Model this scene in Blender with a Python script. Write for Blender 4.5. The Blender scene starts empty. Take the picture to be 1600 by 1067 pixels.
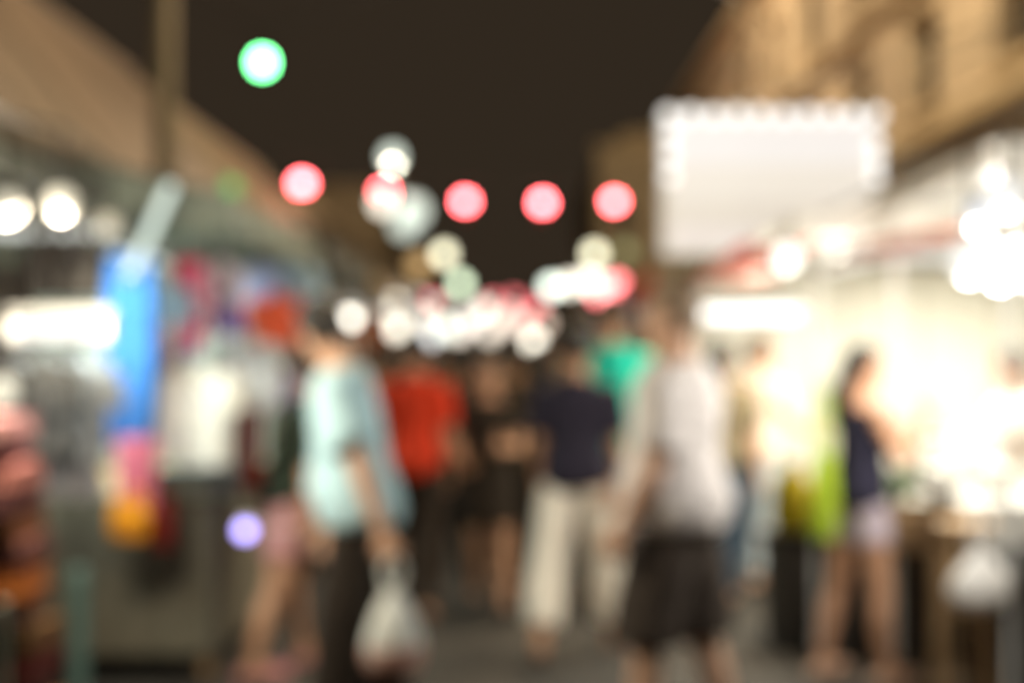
import bpy, bmesh, math, random
from mathutils import Vector, Matrix, noise, Euler
random.seed(7)
R = math.radians
PI = math.pi
sc = bpy.context.scene
C = sc.collection

# ---------------------------------------------------------------- camera, night sky, exposure
EYE = 1.55                       # camera height
F = 1600 * 50 / 36.0             # focal length in photograph pixels
cam_d = bpy.data.cameras.new('camera')
cam = bpy.data.objects.new('camera', cam_d)
C.objects.link(cam)
cam.location = (0, 0, EYE)
cam.rotation_euler = (R(90), 0, 0)
cam_d.lens = 50
cam_d.sensor_width = 36
cam_d.shift_y = 0.0103
cam_d.clip_start = 0.05
cam_d.clip_end = 1500
cam_d.dof.use_dof = True         # the lens is focused close up: the whole street is out of focus
cam_d.dof.focus_distance = 0.5
cam_d.dof.aperture_fstop = 4.05
sc.camera = cam

w = bpy.data.worlds.new('World')
sc.world = w
w.use_nodes = True
bg = w.node_tree.nodes['Background']
bg.inputs[0].default_value = (0.030, 0.0212, 0.0135, 1)   # night sky lit by the town
bg.inputs[1].default_value = 1.0

sc.view_settings.view_transform = 'Standard'
sc.view_settings.look = 'None'
sc.view_settings.exposure = 0
sc.view_settings.gamma = 1
sc.cycles.use_denoising = True
sc.cycles.max_bounces = 6
sc.cycles.diffuse_bounces = 3
sc.cycles.sample_clamp_indirect = 4
sc.cycles.caustics_reflective = False
sc.cycles.caustics_refractive = False


def at(u, v, d):
    """place at distance d down the street that the photograph shows at pixel u, v"""
    return Vector(((u - 800) / F * d, d, EYE + (550 - v) / F * d))


def lin(r, g, b):
    f = lambda c: (c / 255 / 12.92) if c / 255 <= 0.04045 else ((c / 255 + 0.055) / 1.055) ** 2.4
    return (f(r), f(g), f(b))


# ---------------------------------------------------------------- materials
MATS = {}


def mat(name, col, rough=0.7, var=0.25, scale=8.0, bump=0.0, bscale=60.0, metal=0.0, spec=0.3, trans=0.0, emit=None, es=0.0):
    if name in MATS:
        return MATS[name]
    m = bpy.data.materials.new(name)
    m.use_nodes = True
    nt = m.node_tree
    b = nt.nodes['Principled BSDF']
    b.inputs['Roughness'].default_value = rough
    b.inputs['Metallic'].default_value = metal
    b.inputs['Specular IOR Level'].default_value = spec
    tc = nt.nodes.new('ShaderNodeTexCoord')
    n = nt.nodes.new('ShaderNodeTexNoise')
    n.inputs['Scale'].default_value = scale
    n.inputs['Detail'].default_value = 5
    nt.links.new(tc.outputs['Object'], n.inputs['Vector'])
    rp = nt.nodes.new('ShaderNodeValToRGB')
    rp.color_ramp.elements[0].position = 0.3
    rp.color_ramp.elements[1].position = 0.7
    rp.color_ramp.elements[0].color = (*[c * (1 - var) for c in col], 1)
    rp.color_ramp.elements[1].color = (*[min(1, c * (1 + var * 0.6)) for c in col], 1)
    nt.links.new(n.outputs['Fac'], rp.inputs['Fac'])
    nt.links.new(rp.outputs['Color'], b.inputs['Base Color'])
    if bump:
        n2 = nt.nodes.new('ShaderNodeTexNoise')
        n2.inputs['Scale'].default_value = bscale
        n2.inputs['Detail'].default_value = 4
        nt.links.new(tc.outputs['Object'], n2.inputs['Vector'])
        bp = nt.nodes.new('ShaderNodeBump')
        bp.inputs['Strength'].default_value = bump
        bp.inputs['Distance'].default_value = 0.01
        nt.links.new(n2.outputs['Fac'], bp.inputs['Height'])
        nt.links.new(bp.outputs['Normal'], b.inputs['Normal'])
    if trans:
        b.inputs['Transmission Weight'].default_value = trans
    if emit:
        b.inputs['Emission Color'].default_value = (*emit, 1)
        b.inputs['Emission Strength'].default_value = es
    MATS[name] = m
    return m


def cloth(name, rgb, var=0.18, k=1.0):
    c = [x * k for x in lin(*rgb)]
    return mat('cloth_' + name, c, rough=0.85, var=var, scale=14, bump=0.35, bscale=240, spec=0.15)


def stripes(name, rgb1, rgb2, scale=14, vertical=False):
    """woven two-colour textile"""
    key = 'woven_' + name
    if key in MATS:
        return MATS[key]
    m = mat(key, lin(*rgb1), rough=0.9, spec=0.1)
    nt = m.node_tree
    b = nt.nodes['Principled BSDF']
    tc = nt.nodes.new('ShaderNodeTexCoord')
    wv = nt.nodes.new('ShaderNodeTexWave')
    wv.bands_direction = 'X' if vertical else 'Y'
    wv.inputs['Scale'].default_value = scale
    wv.inputs['Distortion'].default_value = 3
    wv.inputs['Detail'].default_value = 3
    nt.links.new(tc.outputs['Object'], wv.inputs['Vector'])
    mx = nt.nodes.new('ShaderNodeMix')
    mx.data_type = 'RGBA'
    nt.links.new(wv.outputs['Fac'], mx.inputs[0])
    mx.inputs[6].default_value = (*lin(*rgb1), 1)
    mx.inputs[7].default_value = (*lin(*rgb2), 1)
    nt.links.new(mx.outputs[2], b.inputs['Base Color'])
    return m


def glow(name, col, strength, base=0.06):
    key = 'lit_' + name
    if key in MATS:
        return MATS[key]
    return mat(key, (base, base, base * 0.97), rough=0.3, var=0.03, emit=col, es=strength)


M_ASPHALT = mat('asphalt', (0.038, 0.032, 0.026), rough=0.7, var=0.45, scale=1.2, bump=0.6, bscale=90, spec=0.25)
M_PAVE = mat('paving_concrete', (0.13, 0.12, 0.105), rough=0.8, var=0.3, scale=2, bump=0.4)
M_KERB = mat('kerb_stone', (0.22, 0.21, 0.19), rough=0.8, var=0.3, scale=5, bump=0.4)
M_STUCCO = mat('tan_stucco', (0.52, 0.41, 0.275), rough=0.9, var=0.2, scale=1.5, bump=0.4, bscale=40)
M_STUCCO2 = mat('ochre_stucco', (0.40, 0.32, 0.21), rough=0.9, var=0.2, scale=1.5, bump=0.4, bscale=40)
M_STUCCO3 = mat('grey_stucco', (0.34, 0.31, 0.26), rough=0.9, var=0.22, scale=1.5, bump=0.4, bscale=40)
M_TRIM = mat('cornice_plaster', (0.42, 0.32, 0.19), rough=0.85, var=0.2, scale=3, bump=0.3)
M_ROOF = mat('tan_roof_sheet', (0.20, 0.148, 0.106), rough=0.55, var=0.22, scale=1.2, bump=0.2, bscale=20)
M_ROOF2 = mat('brown_roof_sheet', (0.24, 0.19, 0.125), rough=0.6, var=0.22, scale=1.2, bump=0.2, bscale=20)
M_GLASS = mat('dark_glass', (0.012, 0.011, 0.010), rough=0.12, var=0.1, spec=0.5)
M_FRAME = mat('dark_frame', (0.06, 0.045, 0.03), rough=0.6)
M_SHUT = mat('roller_shutter', (0.17, 0.15, 0.13), rough=0.5, var=0.2)
M_METAL = mat('galvanised_metal', (0.42, 0.43, 0.42), rough=0.4, metal=0.8, var=0.15)
M_DARKMETAL = mat('dark_metal', (0.05, 0.048, 0.045), rough=0.5, metal=0.3)
M_CONC = mat('pole_concrete', (0.19, 0.15, 0.105), rough=0.85, var=0.2, scale=4, bump=0.3)
M_WIRE = mat('black_cable', (0.012, 0.012, 0.012), rough=0.6)
M_BLACKP = mat('black_plastic', (0.015, 0.015, 0.015), rough=0.4)
M_WHITEP = mat('white_plastic', (0.75, 0.75, 0.72), rough=0.45, var=0.06)
M_WHITEPAN = mat('white_stall_panel', (0.78, 0.765, 0.70), rough=0.5, var=0.05, scale=3)
M_WOOD = mat('plain_wood', (0.42, 0.27, 0.14), rough=0.6, var=0.3, scale=5, bump=0.2)
M_HAIR = mat('black_hair', (0.012, 0.010, 0.008), rough=0.45, var=0.4, scale=60, bump=0.6, bscale=120)
M_HAIRG = mat('grey_hair', (0.42, 0.40, 0.37), rough=0.5, var=0.3, scale=60, bump=0.6, bscale=120)
M_HAIRB = mat('brown_hair', (0.075, 0.036, 0.017), rough=0.45, var=0.4, scale=60, bump=0.6, bscale=120)
M_SKIN = mat('tan_skin', (0.50, 0.27, 0.16), rough=0.5, var=0.10, scale=12, bump=0.15, bscale=150)
M_SKIN2 = mat('pale_skin', (0.62, 0.38, 0.26), rough=0.5, var=0.10, scale=12, bump=0.15, bscale=150)
M_SKIN3 = mat('brown_skin', (0.36, 0.19, 0.095), rough=0.5, var=0.10, scale=12, bump=0.15, bscale=150)
M_EYEW = mat('eye_white', (0.7, 0.68, 0.64), rough=0.15, var=0.0)
M_EYE = mat('eye', (0.03, 0.02, 0.015), rough=0.1, var=0.0)
M_LIPS = mat('lips', (0.38, 0.11, 0.09), rough=0.4, var=0.1)
M_LEAF = mat('fresh_leaf', (0.10, 0.26, 0.03), rough=0.5, var=0.4, scale=20)
M_PRINT = mat('cream_print', (0.7, 0.66, 0.55), rough=0.5)


# ---------------------------------------------------------------- mesh helpers
class MB:
    def __init__(self):
        self.v = []
        self.f = []

    def add(self, vs, fs):
        o = len(self.v)
        self.v += [tuple(p) for p in vs]
        self.f += [tuple(i + o for i in f) for f in fs]
        return self

    def box(self, c, s, rot=None, taper=1.0):
        c = Vector(c)
        hx, hy, hz = s[0] / 2, s[1] / 2, s[2] / 2
        vs = []
        for z in (-1, 1):
            k = taper if z > 0 else 1
            for x, y in ((-1, -1), (1, -1), (1, 1), (-1, 1)):
                p = Vector((x * hx * k, y * hy * k, z * hz))
                if rot:
                    p = Euler(rot).to_matrix() @ p
                vs.append(c + p)
        return self.add(vs, [(3, 2, 1, 0), (4, 5, 6, 7), (0, 1, 5, 4), (1, 2, 6, 5), (2, 3, 7, 6), (3, 0, 4, 7)])

    def loft(self, rings, cap=True):
        n = len(rings[0])
        vs = [p for r in rings for p in r]
        fs = []
        for i in range(len(rings) - 1):
            for j in range(n):
                a, b = i * n + j, i * n + (j + 1) % n
                fs.append((a, b, b + n, a + n))
        if cap:
            fs.append(tuple(range(n - 1, -1, -1)))
            fs.append(tuple((len(rings) - 1) * n + j for j in range(n)))
        return self.add(vs, fs)

    def tube(self, pts, rad, n=10, cap=True, round_ends=False):
        pts = [Vector(p) for p in pts]
        if not isinstance(rad, (list, tuple)):
            rad = [rad] * len(pts)
        rad = list(rad)
        if round_ends:
            d0 = (pts[0] - pts[1]).normalized()
            d1 = (pts[-1] - pts[-2]).normalized()
            p0, p1 = pts[0], pts[-1]
            t2 = [r if isinstance(r, (tuple, list)) else (r, r) for r in (rad[0], rad[-1])]
            r0, r1 = min(t2[0]), min(t2[1])
            sc_ = lambda q, k: (q[0] * k, q[1] * k)
            pts = [p0 + d0 * r0 * 0.92, p0 + d0 * r0 * 0.6] + pts + [p1 + d1 * r1 * 0.6, p1 + d1 * r1 * 0.92]
            rad = [sc_(t2[0], 0.38), sc_(t2[0], 0.8)] + rad + [sc_(t2[1], 0.8), sc_(t2[1], 0.38)]
        rings = []
        up = None
        for i, p in enumerate(pts):
            t = (pts[min(i + 1, len(pts) - 1)] - pts[max(i - 1, 0)]).normalized()
            if up is None:
                up = Vector((0, 1, 0)) if abs(t.y) < 0.9 else Vector((1, 0, 0))
            a = t.cross(up).normalized()
            b = a.cross(t).normalized()
            up = b
            r = rad[i]
            rx, ry = r if isinstance(r, (tuple, list)) else (r, r)
            rings.append([p + a * math.cos(-2 * PI * k / n) * rx + b * math.sin(-2 * PI * k / n) * ry for k in range(n)])
        return self.loft(rings, cap)

    def lathe(self, prof, c=(0, 0, 0), n=20, sx=1, sy=1):
        c = Vector(c)
        rings = [[c + Vector((r * sx * math.cos(2 * PI * k / n), r * sy * math.sin(2 * PI * k / n), z)) for k in range(n)] for r, z in prof]
        return self.loft(rings)

    def sphere(self, c, r, n=16, m=10, sx=1, sy=1, sz=1):
        return self.lathe([(max(r * math.sin(PI * i / m), r * 0.02), -r * sz * math.cos(PI * i / m)) for i in range(m + 1)], c, n, sx, sy)

    def sheet(self, fn, nx, ny, thick=0.004):
        """cloth-like sheet given by fn(s,t), with thickness"""
        P = [[Vector(fn(i / nx, j / ny)) for i in range(nx + 1)] for j in range(ny + 1)]
        N = []
        for j in range(ny + 1):
            row = []
            for i in range(nx + 1):
                a = P[j][min(i + 1, nx)] - P[j][max(i - 1, 0)]
                b = P[min(j + 1, ny)][i] - P[max(j - 1, 0)][i]
                row.append(a.cross(b).normalized())
            N.append(row)
        W = nx + 1
        vs = [P[j][i] + N[j][i] * thick / 2 for j in range(ny + 1) for i in range(W)]
        vs += [P[j][i] - N[j][i] * thick / 2 for j in range(ny + 1) for i in range(W)]
        o = W * (ny + 1)
        fs = []
        for j in range(ny):
            for i in range(nx):
                a = j * W + i
                fs.append((a, a + 1, a + 1 + W, a + W))
                fs.append((o + a + W, o + a + 1 + W, o + a + 1, o + a))
        for i in range(nx):
            fs.append((i + 1, i, o + i, o + i + 1))
            a = ny * W + i
            fs.append((a, a + 1, o + a + 1, o + a))
        for j in range(ny):
            a = j * W
            fs.append((a, a + W, o + a + W, o + a))
            a = j * W + nx
            fs.append((a + W, a, o + a, o + a + W))
        return self.add(vs, fs)

    def mesh(self, name, smooth=True):
        me = bpy.data.meshes.new(name)
        me.from_pydata(self.v, [], self.f)
        me.update()
        if smooth:
            try:
                me.shade_smooth()
                me.set_sharp_from_angle(angle=R(42))
            except Exception:
                pass
        return me

    def build(self, name, m, parent=None, smooth=True, loc=None, rz=None):
        return link(name, self.mesh(name, smooth), m, parent, loc, rz)


def link(name, me, m, parent=None, loc=None, rz=None):
    o = bpy.data.objects.new(name, me)
    C.objects.link(o)
    if m is not None:
        me.materials.append(m)
    if parent:
        o.parent = parent
    if loc is not None:
        o.location = loc
    if rz is not None:
        o.rotation_euler = (0, 0, rz)
    return o


def tag(o, label, cat, group=None):
    o['label'] = label
    o['category'] = cat
    if group:
        o['group'] = group
    return o


def empty(name, label, cat, loc=(0, 0, 0), rz=0.0, group=None):
    o = bpy.data.objects.new(name, None)
    C.objects.link(o)
    o.location = loc
    o.rotation_euler = (0, 0, rz)
    o.empty_display_size = 0.1
    return tag(o, label, cat, group)


def remesh(mb, voxel, it=4, fac=0.5):
    me = mb.mesh('raw', False)
    o = bpy.data.objects.new('raw', me)
    C.objects.link(o)
    r = o.modifiers.new('r', 'REMESH')
    r.mode = 'VOXEL'
    r.voxel_size = voxel
    s = o.modifiers.new('s', 'SMOOTH')
    s.factor = fac
    s.iterations = it
    dg = bpy.context.evaluated_depsgraph_get()
    out = bpy.data.meshes.new_from_object(o.evaluated_get(dg))
    bpy.data.objects.remove(o)
    bpy.data.meshes.remove(me)
    return out


def ripple(me, amp, f1, f2=None, seed=0.0, stretch=0.45):
    """cloth wrinkles as real relief"""
    off = Vector((seed * 3.1, seed * 1.7, seed * 5.3))
    ns = [v.normal.copy() for v in me.vertices]
    for v, n in zip(me.vertices, ns):
        p = v.co.copy()
        q = Vector((p.x, p.y, p.z * stretch)) * f1 + off
        a = noise.noise(q)
        if f2:
            a += 0.5 * noise.noise(Vector((p.x, p.y, p.z * 1.3)) * f2 + off)
        v.co = p + n * a * amp
    me.update()


def merge(me, mb):
    """append the shapes of mb to the mesh me"""
    bm = bmesh.new()
    bm.from_mesh(me)
    vs = [bm.verts.new(p) for p in mb.v]
    for f in mb.f:
        try:
            bm.faces.new([vs[i] for i in f])
        except ValueError:
            pass
    for f in bm.faces:
        f.smooth = True
    bm.to_mesh(me)
    bm.free()
    me.update()


# ---------------------------------------------------------------- the ground
def struct(name, mb, m, parent=None):
    o = mb.build(name, m, parent, smooth=False)
    if not parent:
        o['kind'] = 'structure'
    return o


struct('ground', MB().add([(-300, -60, -0.02), (300, -60, -0.02), (300, 700, -0.02), (-300, 700, -0.02)], [(0, 1, 2, 3)]), M_PAVE)
road = MB()
nx, ny = 20, 180
vs, fs = [], []
for j in range(ny + 1):
    y = -8 + 108 * j / ny
    for i in range(nx + 1):
        x = -3.0 + 6.0 * i / nx
        vs.append((x, y, 0.012 * noise.noise(Vector((x * 0.9, y * 0.5, 0)))))
for j in range(ny):
    for i in range(nx):
        a = j * (nx + 1) + i
        fs.append((a, a + 1, a + nx + 2, a + nx + 1))
road.add(vs, fs)
o = road.build('road', M_ASPHALT)
o['kind'] = 'structure'
for nm, s in (('pavement_left', -1), ('pavement_right', 1)):
    pv = struct(nm, MB().box((s * 4.1, 46, 0.05), (1.96, 108, 0.14)), M_PAVE)
    for k in range(36):
        kb = MB().box((s * 3.06, -8 + 1.2 * (k + 0.5), 0.05), (0.12, 1.185, 0.15)).build('kerb_stone', M_KERB, pv, smooth=False)
        kb.parent = pv


# ---------------------------------------------------------------- buildings
def facade(x, y0, y1, z0, z1, thick, openings):
    """wall along the street with real openings (y0,y1,z0,z1)"""
    ys = sorted(set([y0, y1] + [a for o_ in openings for a in o_[:2]]))
    zs = sorted(set([z0, z1] + [a for o_ in openings for a in o_[2:]]))
    mb = MB()
    for i in range(len(ys) - 1):
        # join vertical runs of cells
        run = None
        for j in range(len(zs) - 1):
            cy, cz = (ys[i] + ys[i + 1]) / 2, (zs[j] + zs[j + 1]) / 2
            hole = any(a < cy < b and c < cz < d for a, b, c, d in openings)
            if hole:
                if run is not None:
                    mb.box((x, cy, (run + zs[j]) / 2), (thick, ys[i + 1] - ys[i], zs[j] - run))
                    run = None
            elif run is None:
                run = zs[j]
        if run is not None:
            cy = (ys[i] + ys[i + 1]) / 2
            mb.box((x, cy, (run + z1) / 2), (thick, ys[i + 1] - ys[i], z1 - run))
    return mb


def window_parts(root, x, s, o_, shutter=False):
    """window set back in its opening; s = side the street is on"""
    a, b, c, d = o_
    cy, cz = (a + b) / 2, (c + d) / 2
    wi = MB()
    for yy in (a + 0.03, b - 0.03, cy):
        wi.box((x, yy, cz), (0.07, 0.06, d - c - 0.004))
    for zz in (c + 0.03, d - 0.03):
        wi.box((x + 0.002, cy, zz), (0.07, b - a - 0.004, 0.06))
    fr = wi.build('window_frame', M_FRAME, root, smooth=False)
    for k in (0, 1):
        MB().box((x - s * 0.01, a + (b - a) * (0.25 + 0.5 * k), cz), (0.012, (b - a) / 2 - 0.06, d - c - 0.1)).build('pane', M_GLASS, fr, smooth=False)
    MB().box((x + s * 0.16, cy, c - 0.045), (0.24, b - a + 0.16, 0.08)).build('window_sill', M_TRIM, root, smooth=False)
    MB().box((x + s * 0.17, cy, d + 0.06), (0.26, b - a + 0.16, 0.07)).build('window_hood', M_TRIM, root, smooth=False)


def shop_shutter(root, x, s, o_):
    a, b, c, d = o_
    sh = MB()
    n = int((d - c) / 0.12)
    for k in range(n):
        z = c + (d - c) * (k + 0.5) / n
        sh.tube([(x, a, z), (x, b, z)], (0.03, 0.062), 8)
    p = sh.build('roller_shutter', M_SHUT, root)
    MB().box((x + s * 0.05, (a + b) / 2, d - 0.06), (0.2, b - a - 0.01, 0.16)).build('shutter_box', M_SHUT, root, smooth=False)


# the tall building on the right
rb = empty('shophouse_building', 'tall tan stucco building rising behind the bright sign on the right', 'building', (0, 0, 0))
XR = 4.15
ops = []
for k in range(11):
    y = 5.7 + 2.55 * k
    ops.append((y, y + 1.0, 3.9, 4.8))
    ops.append((y, y + 1.0, 5.55, 6.5))
shops = [(5.2 + 3.2 * k, 7.6 + 3.2 * k, 0.13, 2.5) for k in range(9)]
low = facade(XR, 3.0, 36.0, 0.12, 3.2, 0.3, shops)
low.build('lower_wall', M_STUCCO2, rb, smooth=False)
facade(XR, 3.0, 36.0, 3.203, 7.1, 0.3, ops).build('wall', M_STUCCO, rb, smooth=False)
for o_ in ops:
    window_parts(rb, XR + 0.06, -1, o_)
for o_ in shops:
    shop_shutter(rb, XR + 0.02, -1, o_)
MB().box((XR - 0.24, 19.5, 3.50), (0.56, 33, 0.14)).box((XR - 0.17, 19.5, 3.36), (0.34, 33, 0.13)).build('ledge', M_TRIM, rb, smooth=False)
MB().box((XR - 0.2, 19.5, 5.16), (0.24, 33, 0.12)).build('string_course', M_TRIM, rb, smooth=False)
MB().box((XR - 0.17, 19.5, 7.18), (0.6, 33.2, 0.16)).box((XR - 0.1, 19.5, 7.32), (0.36, 33.1, 0.12)).build('cornice', M_TRIM, rb, smooth=False)
MB().box((XR + 2.6, 19.5, 7.05), (4.9, 32.9, 0.1)).build('roof', M_CONC, rb, smooth=False)
MB().box((XR + 2.6, 35.9, 3.6), (4.9, 0.2, 6.8)).build('end_wall', M_STUCCO2, rb, smooth=False)
for k in range(5):
    yy = 8.9 + 5.1 * k
    bk = MB()
    bk.box((XR - 0.25, yy, 2.98), (0.3, 0.12, 0.6), taper=1.0)
    bk.build('bracket', M_TRIM, rb, smooth=False)

# the farther building on the right, end wall towards us
fb = empty('corner_building', 'far narrow tan building showing beyond the left edge of the sign', 'building')
mbw = MB()
xs = [2.85, 3.35, 3.95, 4.45, 7.2]
zs = [0.1, 2.6, 3.6, 5.4, 6.5, 8.2]
for i in range(len(xs) - 1):
    for j in range(len(zs) - 1):
        if not (i in (1,) and j in (1, 3)):
            mbw.box(((xs[i] + xs[i + 1]) / 2, 47, (zs[j] + zs[j + 1]) / 2), (xs[i + 1] - xs[i], 0.3, zs[j + 1] - zs[j]))
mbw.build('wall', M_STUCCO2, fb, smooth=False)
MB().box((2.98, 55, 4.12), (0.26, 15.6, 8.0)).build('side_wall', M_STUCCO2, fb, smooth=False)
for z in (2.6, 5.4):
    h = 1.0 if z < 3 else 1.1
    f_ = MB().box((3.65, 47.03, z + h / 2), (0.5, 0.05, h - 0.1)).build('pane', M_FRAME, fb, smooth=False)
    MB().box((3.65, 46.8, z - 0.05), (0.8, 0.24, 0.08)).build('window_sill', M_TRIM, fb, smooth=False)
MB().box((5.0, 46.9, 8.28), (4.6, 0.6, 0.16)).box((4.2, 46.95, 8.5), (1.5, 0.3, 0.28)).box((4.2, 46.95, 8.72), (0.8, 0.28, 0.16)).build('cornice', M_TRIM, fb, smooth=False)
MB().box((5.1, 55, 8.14), (4.2, 15.6, 0.1)).build('roof', M_CONC, fb, smooth=False)


# the low halls on the left with sloping sheet roofs
def hall(label, y0, y1, m, wm, ridge):
    r = empty('market_hall', label, 'building')
    shp = [(y0 + 0.6 + 3.0 * k, y0 + 3.0 + 3.0 * k, 0.13, 2.35) for k in range(int((y1 - y0 - 0.8) / 3.0))]
    facade(-3.95, y0 + 0.05, y1 - 0.05, 0.12, 3.4, 0.25, shp).build('wall', wm, r, smooth=False)
    for o_ in shp:
        shop_shutter(r, -3.97, 1, o_)
    n = int((y1 - y0) / 0.9)
    L = (y1 - y0) / n
    for k in range(n):              # each roof sheet overlaps the next
        a = y0 + L * k

        def fn(s, t, a=a):
            y = a + s * (L + 0.06)
            return (-3.0 - 1.62 * t, y, 2.92 + (ridge - 2.92) * t + 0.014 * math.cos(s * 2 * PI * 6) + 0.008 * (s > 0.5))
        MB().sheet(fn, 36, 2, 0.006).build('roof_sheet', m, r)
    MB().tube([(-4.64, y0, ridge + 0.02), (-4.64, y1, ridge + 0.02)], 0.06, 10).build('ridge_cap', m, r)
    MB().box((-3.0, (y0 + y1) / 2, 2.86), (0.05, y1 - y0, 0.15)).build('fascia', M_FRAME, r, smooth=False)
    for yy in (y0 + 0.06, y1 - 0.06):
        MB().add([(-3.1, yy, 2.85), (-4.6, yy, ridge - 0.06), (-4.6, yy, 2.85), (-3.1, yy + 0.04, 2.85), (-4.6, yy + 0.04, ridge - 0.06), (-4.6, yy + 0.04, 2.85)],
                 [(0, 2, 1), (3, 4, 5), (0, 1, 4, 3), (1, 2, 5, 4), (2, 0, 3, 5)]).build('gable', wm, r, smooth=False)
    for k in range(int((y1 - y0) / 3) + 1):
        yy = y0 + 0.3 + 3.0 * k
        MB().box((-3.45, yy, 2.80), (0.98, 0.07, 0.1)).build('eave_bracket', M_FRAME, r, smooth=False)
    return r


hall('long low hall with tan sloping sheet roof at the left edge', 5.5, 17.3, M_ROOF, M_STUCCO3, 4.92)
hall('farther low hall with dull brown sheet roof beyond the tall pole', 17.6, 26.2, M_ROOF2, M_STUCCO3, 4.85)


def far_house(name_lab, x0, x1, y0, y1, h, m, s, rows, cols):
    r = empty('terrace_house', name_lab, 'building')
    xf = x0 if s < 0 else x1          # street face
    opn = []
    for i in range(rows):
        for j in range(cols):
            y = y0 + (y1 - y0) * (j + 0.5) / cols
            z = 2.9 + i * 2.0
            opn.append((y - 0.5, y + 0.5, z, z + 1.1))
    facade(xf, y0, y1, 0.1, h, 0.26, opn).build('wall', m, r, smooth=False)
    for o_ in opn:
        window_parts(r, xf - s * 0.03, s, o_)
    cx = (x0 + x1) / 2
    MB().box((cx, y0 + 0.1, h / 2 + 0.04), (x1 - x0 - 0.3, 0.2, h - 0.1)).build('end_wall', m, r, smooth=False)
    MB().box((cx - s * 0.0, (y0 + y1) / 2, h + 0.08), (x1 - x0 + 0.5, y1 - y0 + 0.3, 0.18)).build('roof', M_TRIM, r, smooth=False)
    return r


far_house('small grey far house at the street end on the left', -8.0, -4.1, 27, 40, 4.3, mat('dull_brown_render', (.15, .125, .095), rough=.9, var=.2, scale=2, bump=.3), 1, 1, 4)
far_house('tall ochre far house behind the white lamps on the left', -8.4, -4.3, 41, 62, 6.2, M_STUCCO2, 1, 2, 6)


# ---------------------------------------------------------------- street pole with sodium lamp and cables
pole = empty('street_lamp', 'tall concrete street lamp pole beside the tan sloping roof', 'street lamp', at(257, 550, 11.0) * 1.0)
pole.location.z = 0
MB().tube([(0, 0, 0), (0, 0, 3), (0, 0, 6.9)], [0.11, 0.085, 0.07], 16).build('pole', M_CONC, pole)
MB().tube([(0, 0, 6.6), (0.8, 0, 7.0), (2.9, -0.1, 7.2)], 0.035, 10).build('arm', M_METAL, pole)
hd = MB().loft([[Vector((2.85 + a, -0.1 + b * wd, 7.2 + c)) for b, c in ((-.11, 0), (.11, 0), (.08, .1), (-.08, .1))] for a, wd in ((0, .6), (.15, 1), (.5, 1), (.62, .5))]).build('lamp_head', M_METAL, pole)
MB().box((3.15, -0.1, 7.19), (0.34, 0.16, 0.03)).build('lamp_glass', glow('sodium', (1.0, 0.62, 0.28), 6), pole, smooth=False)
MB().box((0, 0.0, 0.9), (0.2, 0.26, 0.34)).build('meter_box', M_METAL, pole, smooth=False)
MB().tube([(-0.45, 0, 5.6), (0.45, 0, 5.6)], 0.03, 8).build('crossarm', M_METAL, pole)


def dup_lamp(label, loc, rz, k):
    r = pole.copy()
    C.objects.link(r)
    r.location, r.rotation_euler = loc, (0, 0, rz)
    r['label'] = label
    for ch in list(pole.children):
        c = ch.copy()
        C.objects.link(c)
        c.parent = r
        if c.type == 'LIGHT':
            c.data = c.data.copy()
            c.data.energy *= k
    return r


def lamp_light(name, kind, loc, power, col, parent, size=0.1, size_y=None, rot=None, spot=None):
    L = bpy.data.lights.new(name, kind)
    L.energy = power
    L.color = col
    if kind == 'AREA':
        L.shape = 'RECTANGLE'
        L.size = size
        L.size_y = size_y or size
    else:
        L.shadow_soft_size = size
    if kind == 'SPOT':
        L.spot_size = spot or R(150)
        L.spot_blend = 0.6
    o = bpy.data.objects.new(name, L)
    C.objects.link(o)
    o.parent = parent
    o.location = loc
    if rot:
        o.rotation_euler = rot
    return o


lamp_light('sodium_light', 'POINT', (3.15, -0.1, 7.05), 1350, (1.0, 0.79, 0.52), pole, 0.12)
pole['group'] = 'street lamps'
dup_lamp('added far street lamp hidden behind the lit sign, lighting the corner building', (7.35, 37.6, 0), PI, .7)  # unseen lamp added to light the far end wall
dup_lamp('added street lamp pole against the tan building, lighting its farther facade', (3.35, 20.3, 0), PI, .8)  # extra lamp added to brighten the upper facade down the street


# ---------------------------------------------------------------- lamps
def globe_lamp(name, label, p, r, mt, cord_to, group=None, light=0, lcol=(1, 0.9, 0.75)):
    """round lamp hanging on a short cord; parts: globe, cap, cord"""
    root = empty(name, label, 'lamp', p, 0, group)
    MB().sphere((0, 0, 0), r, 18, 12, sz=1.05).build('globe', mt, root)
    MB().lathe([(r * 0.42, r * 0.93), (r * 0.42, r * 1.25), (r * 0.2, r * 1.4), (r * 0.05, r * 1.45)], n=14).build('cap', M_BLACKP, root)
    MB().tube([(0, 0, r * 1.4), (0, 0, r * 1.4 + cord_to)], 0.006, 6).build('cord', M_WIRE, root)
    if light:
        lamp_light('globe_light', 'POINT', (0, 0, -r - 0.03), light, lcol, root, 0.05)
    return root


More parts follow.
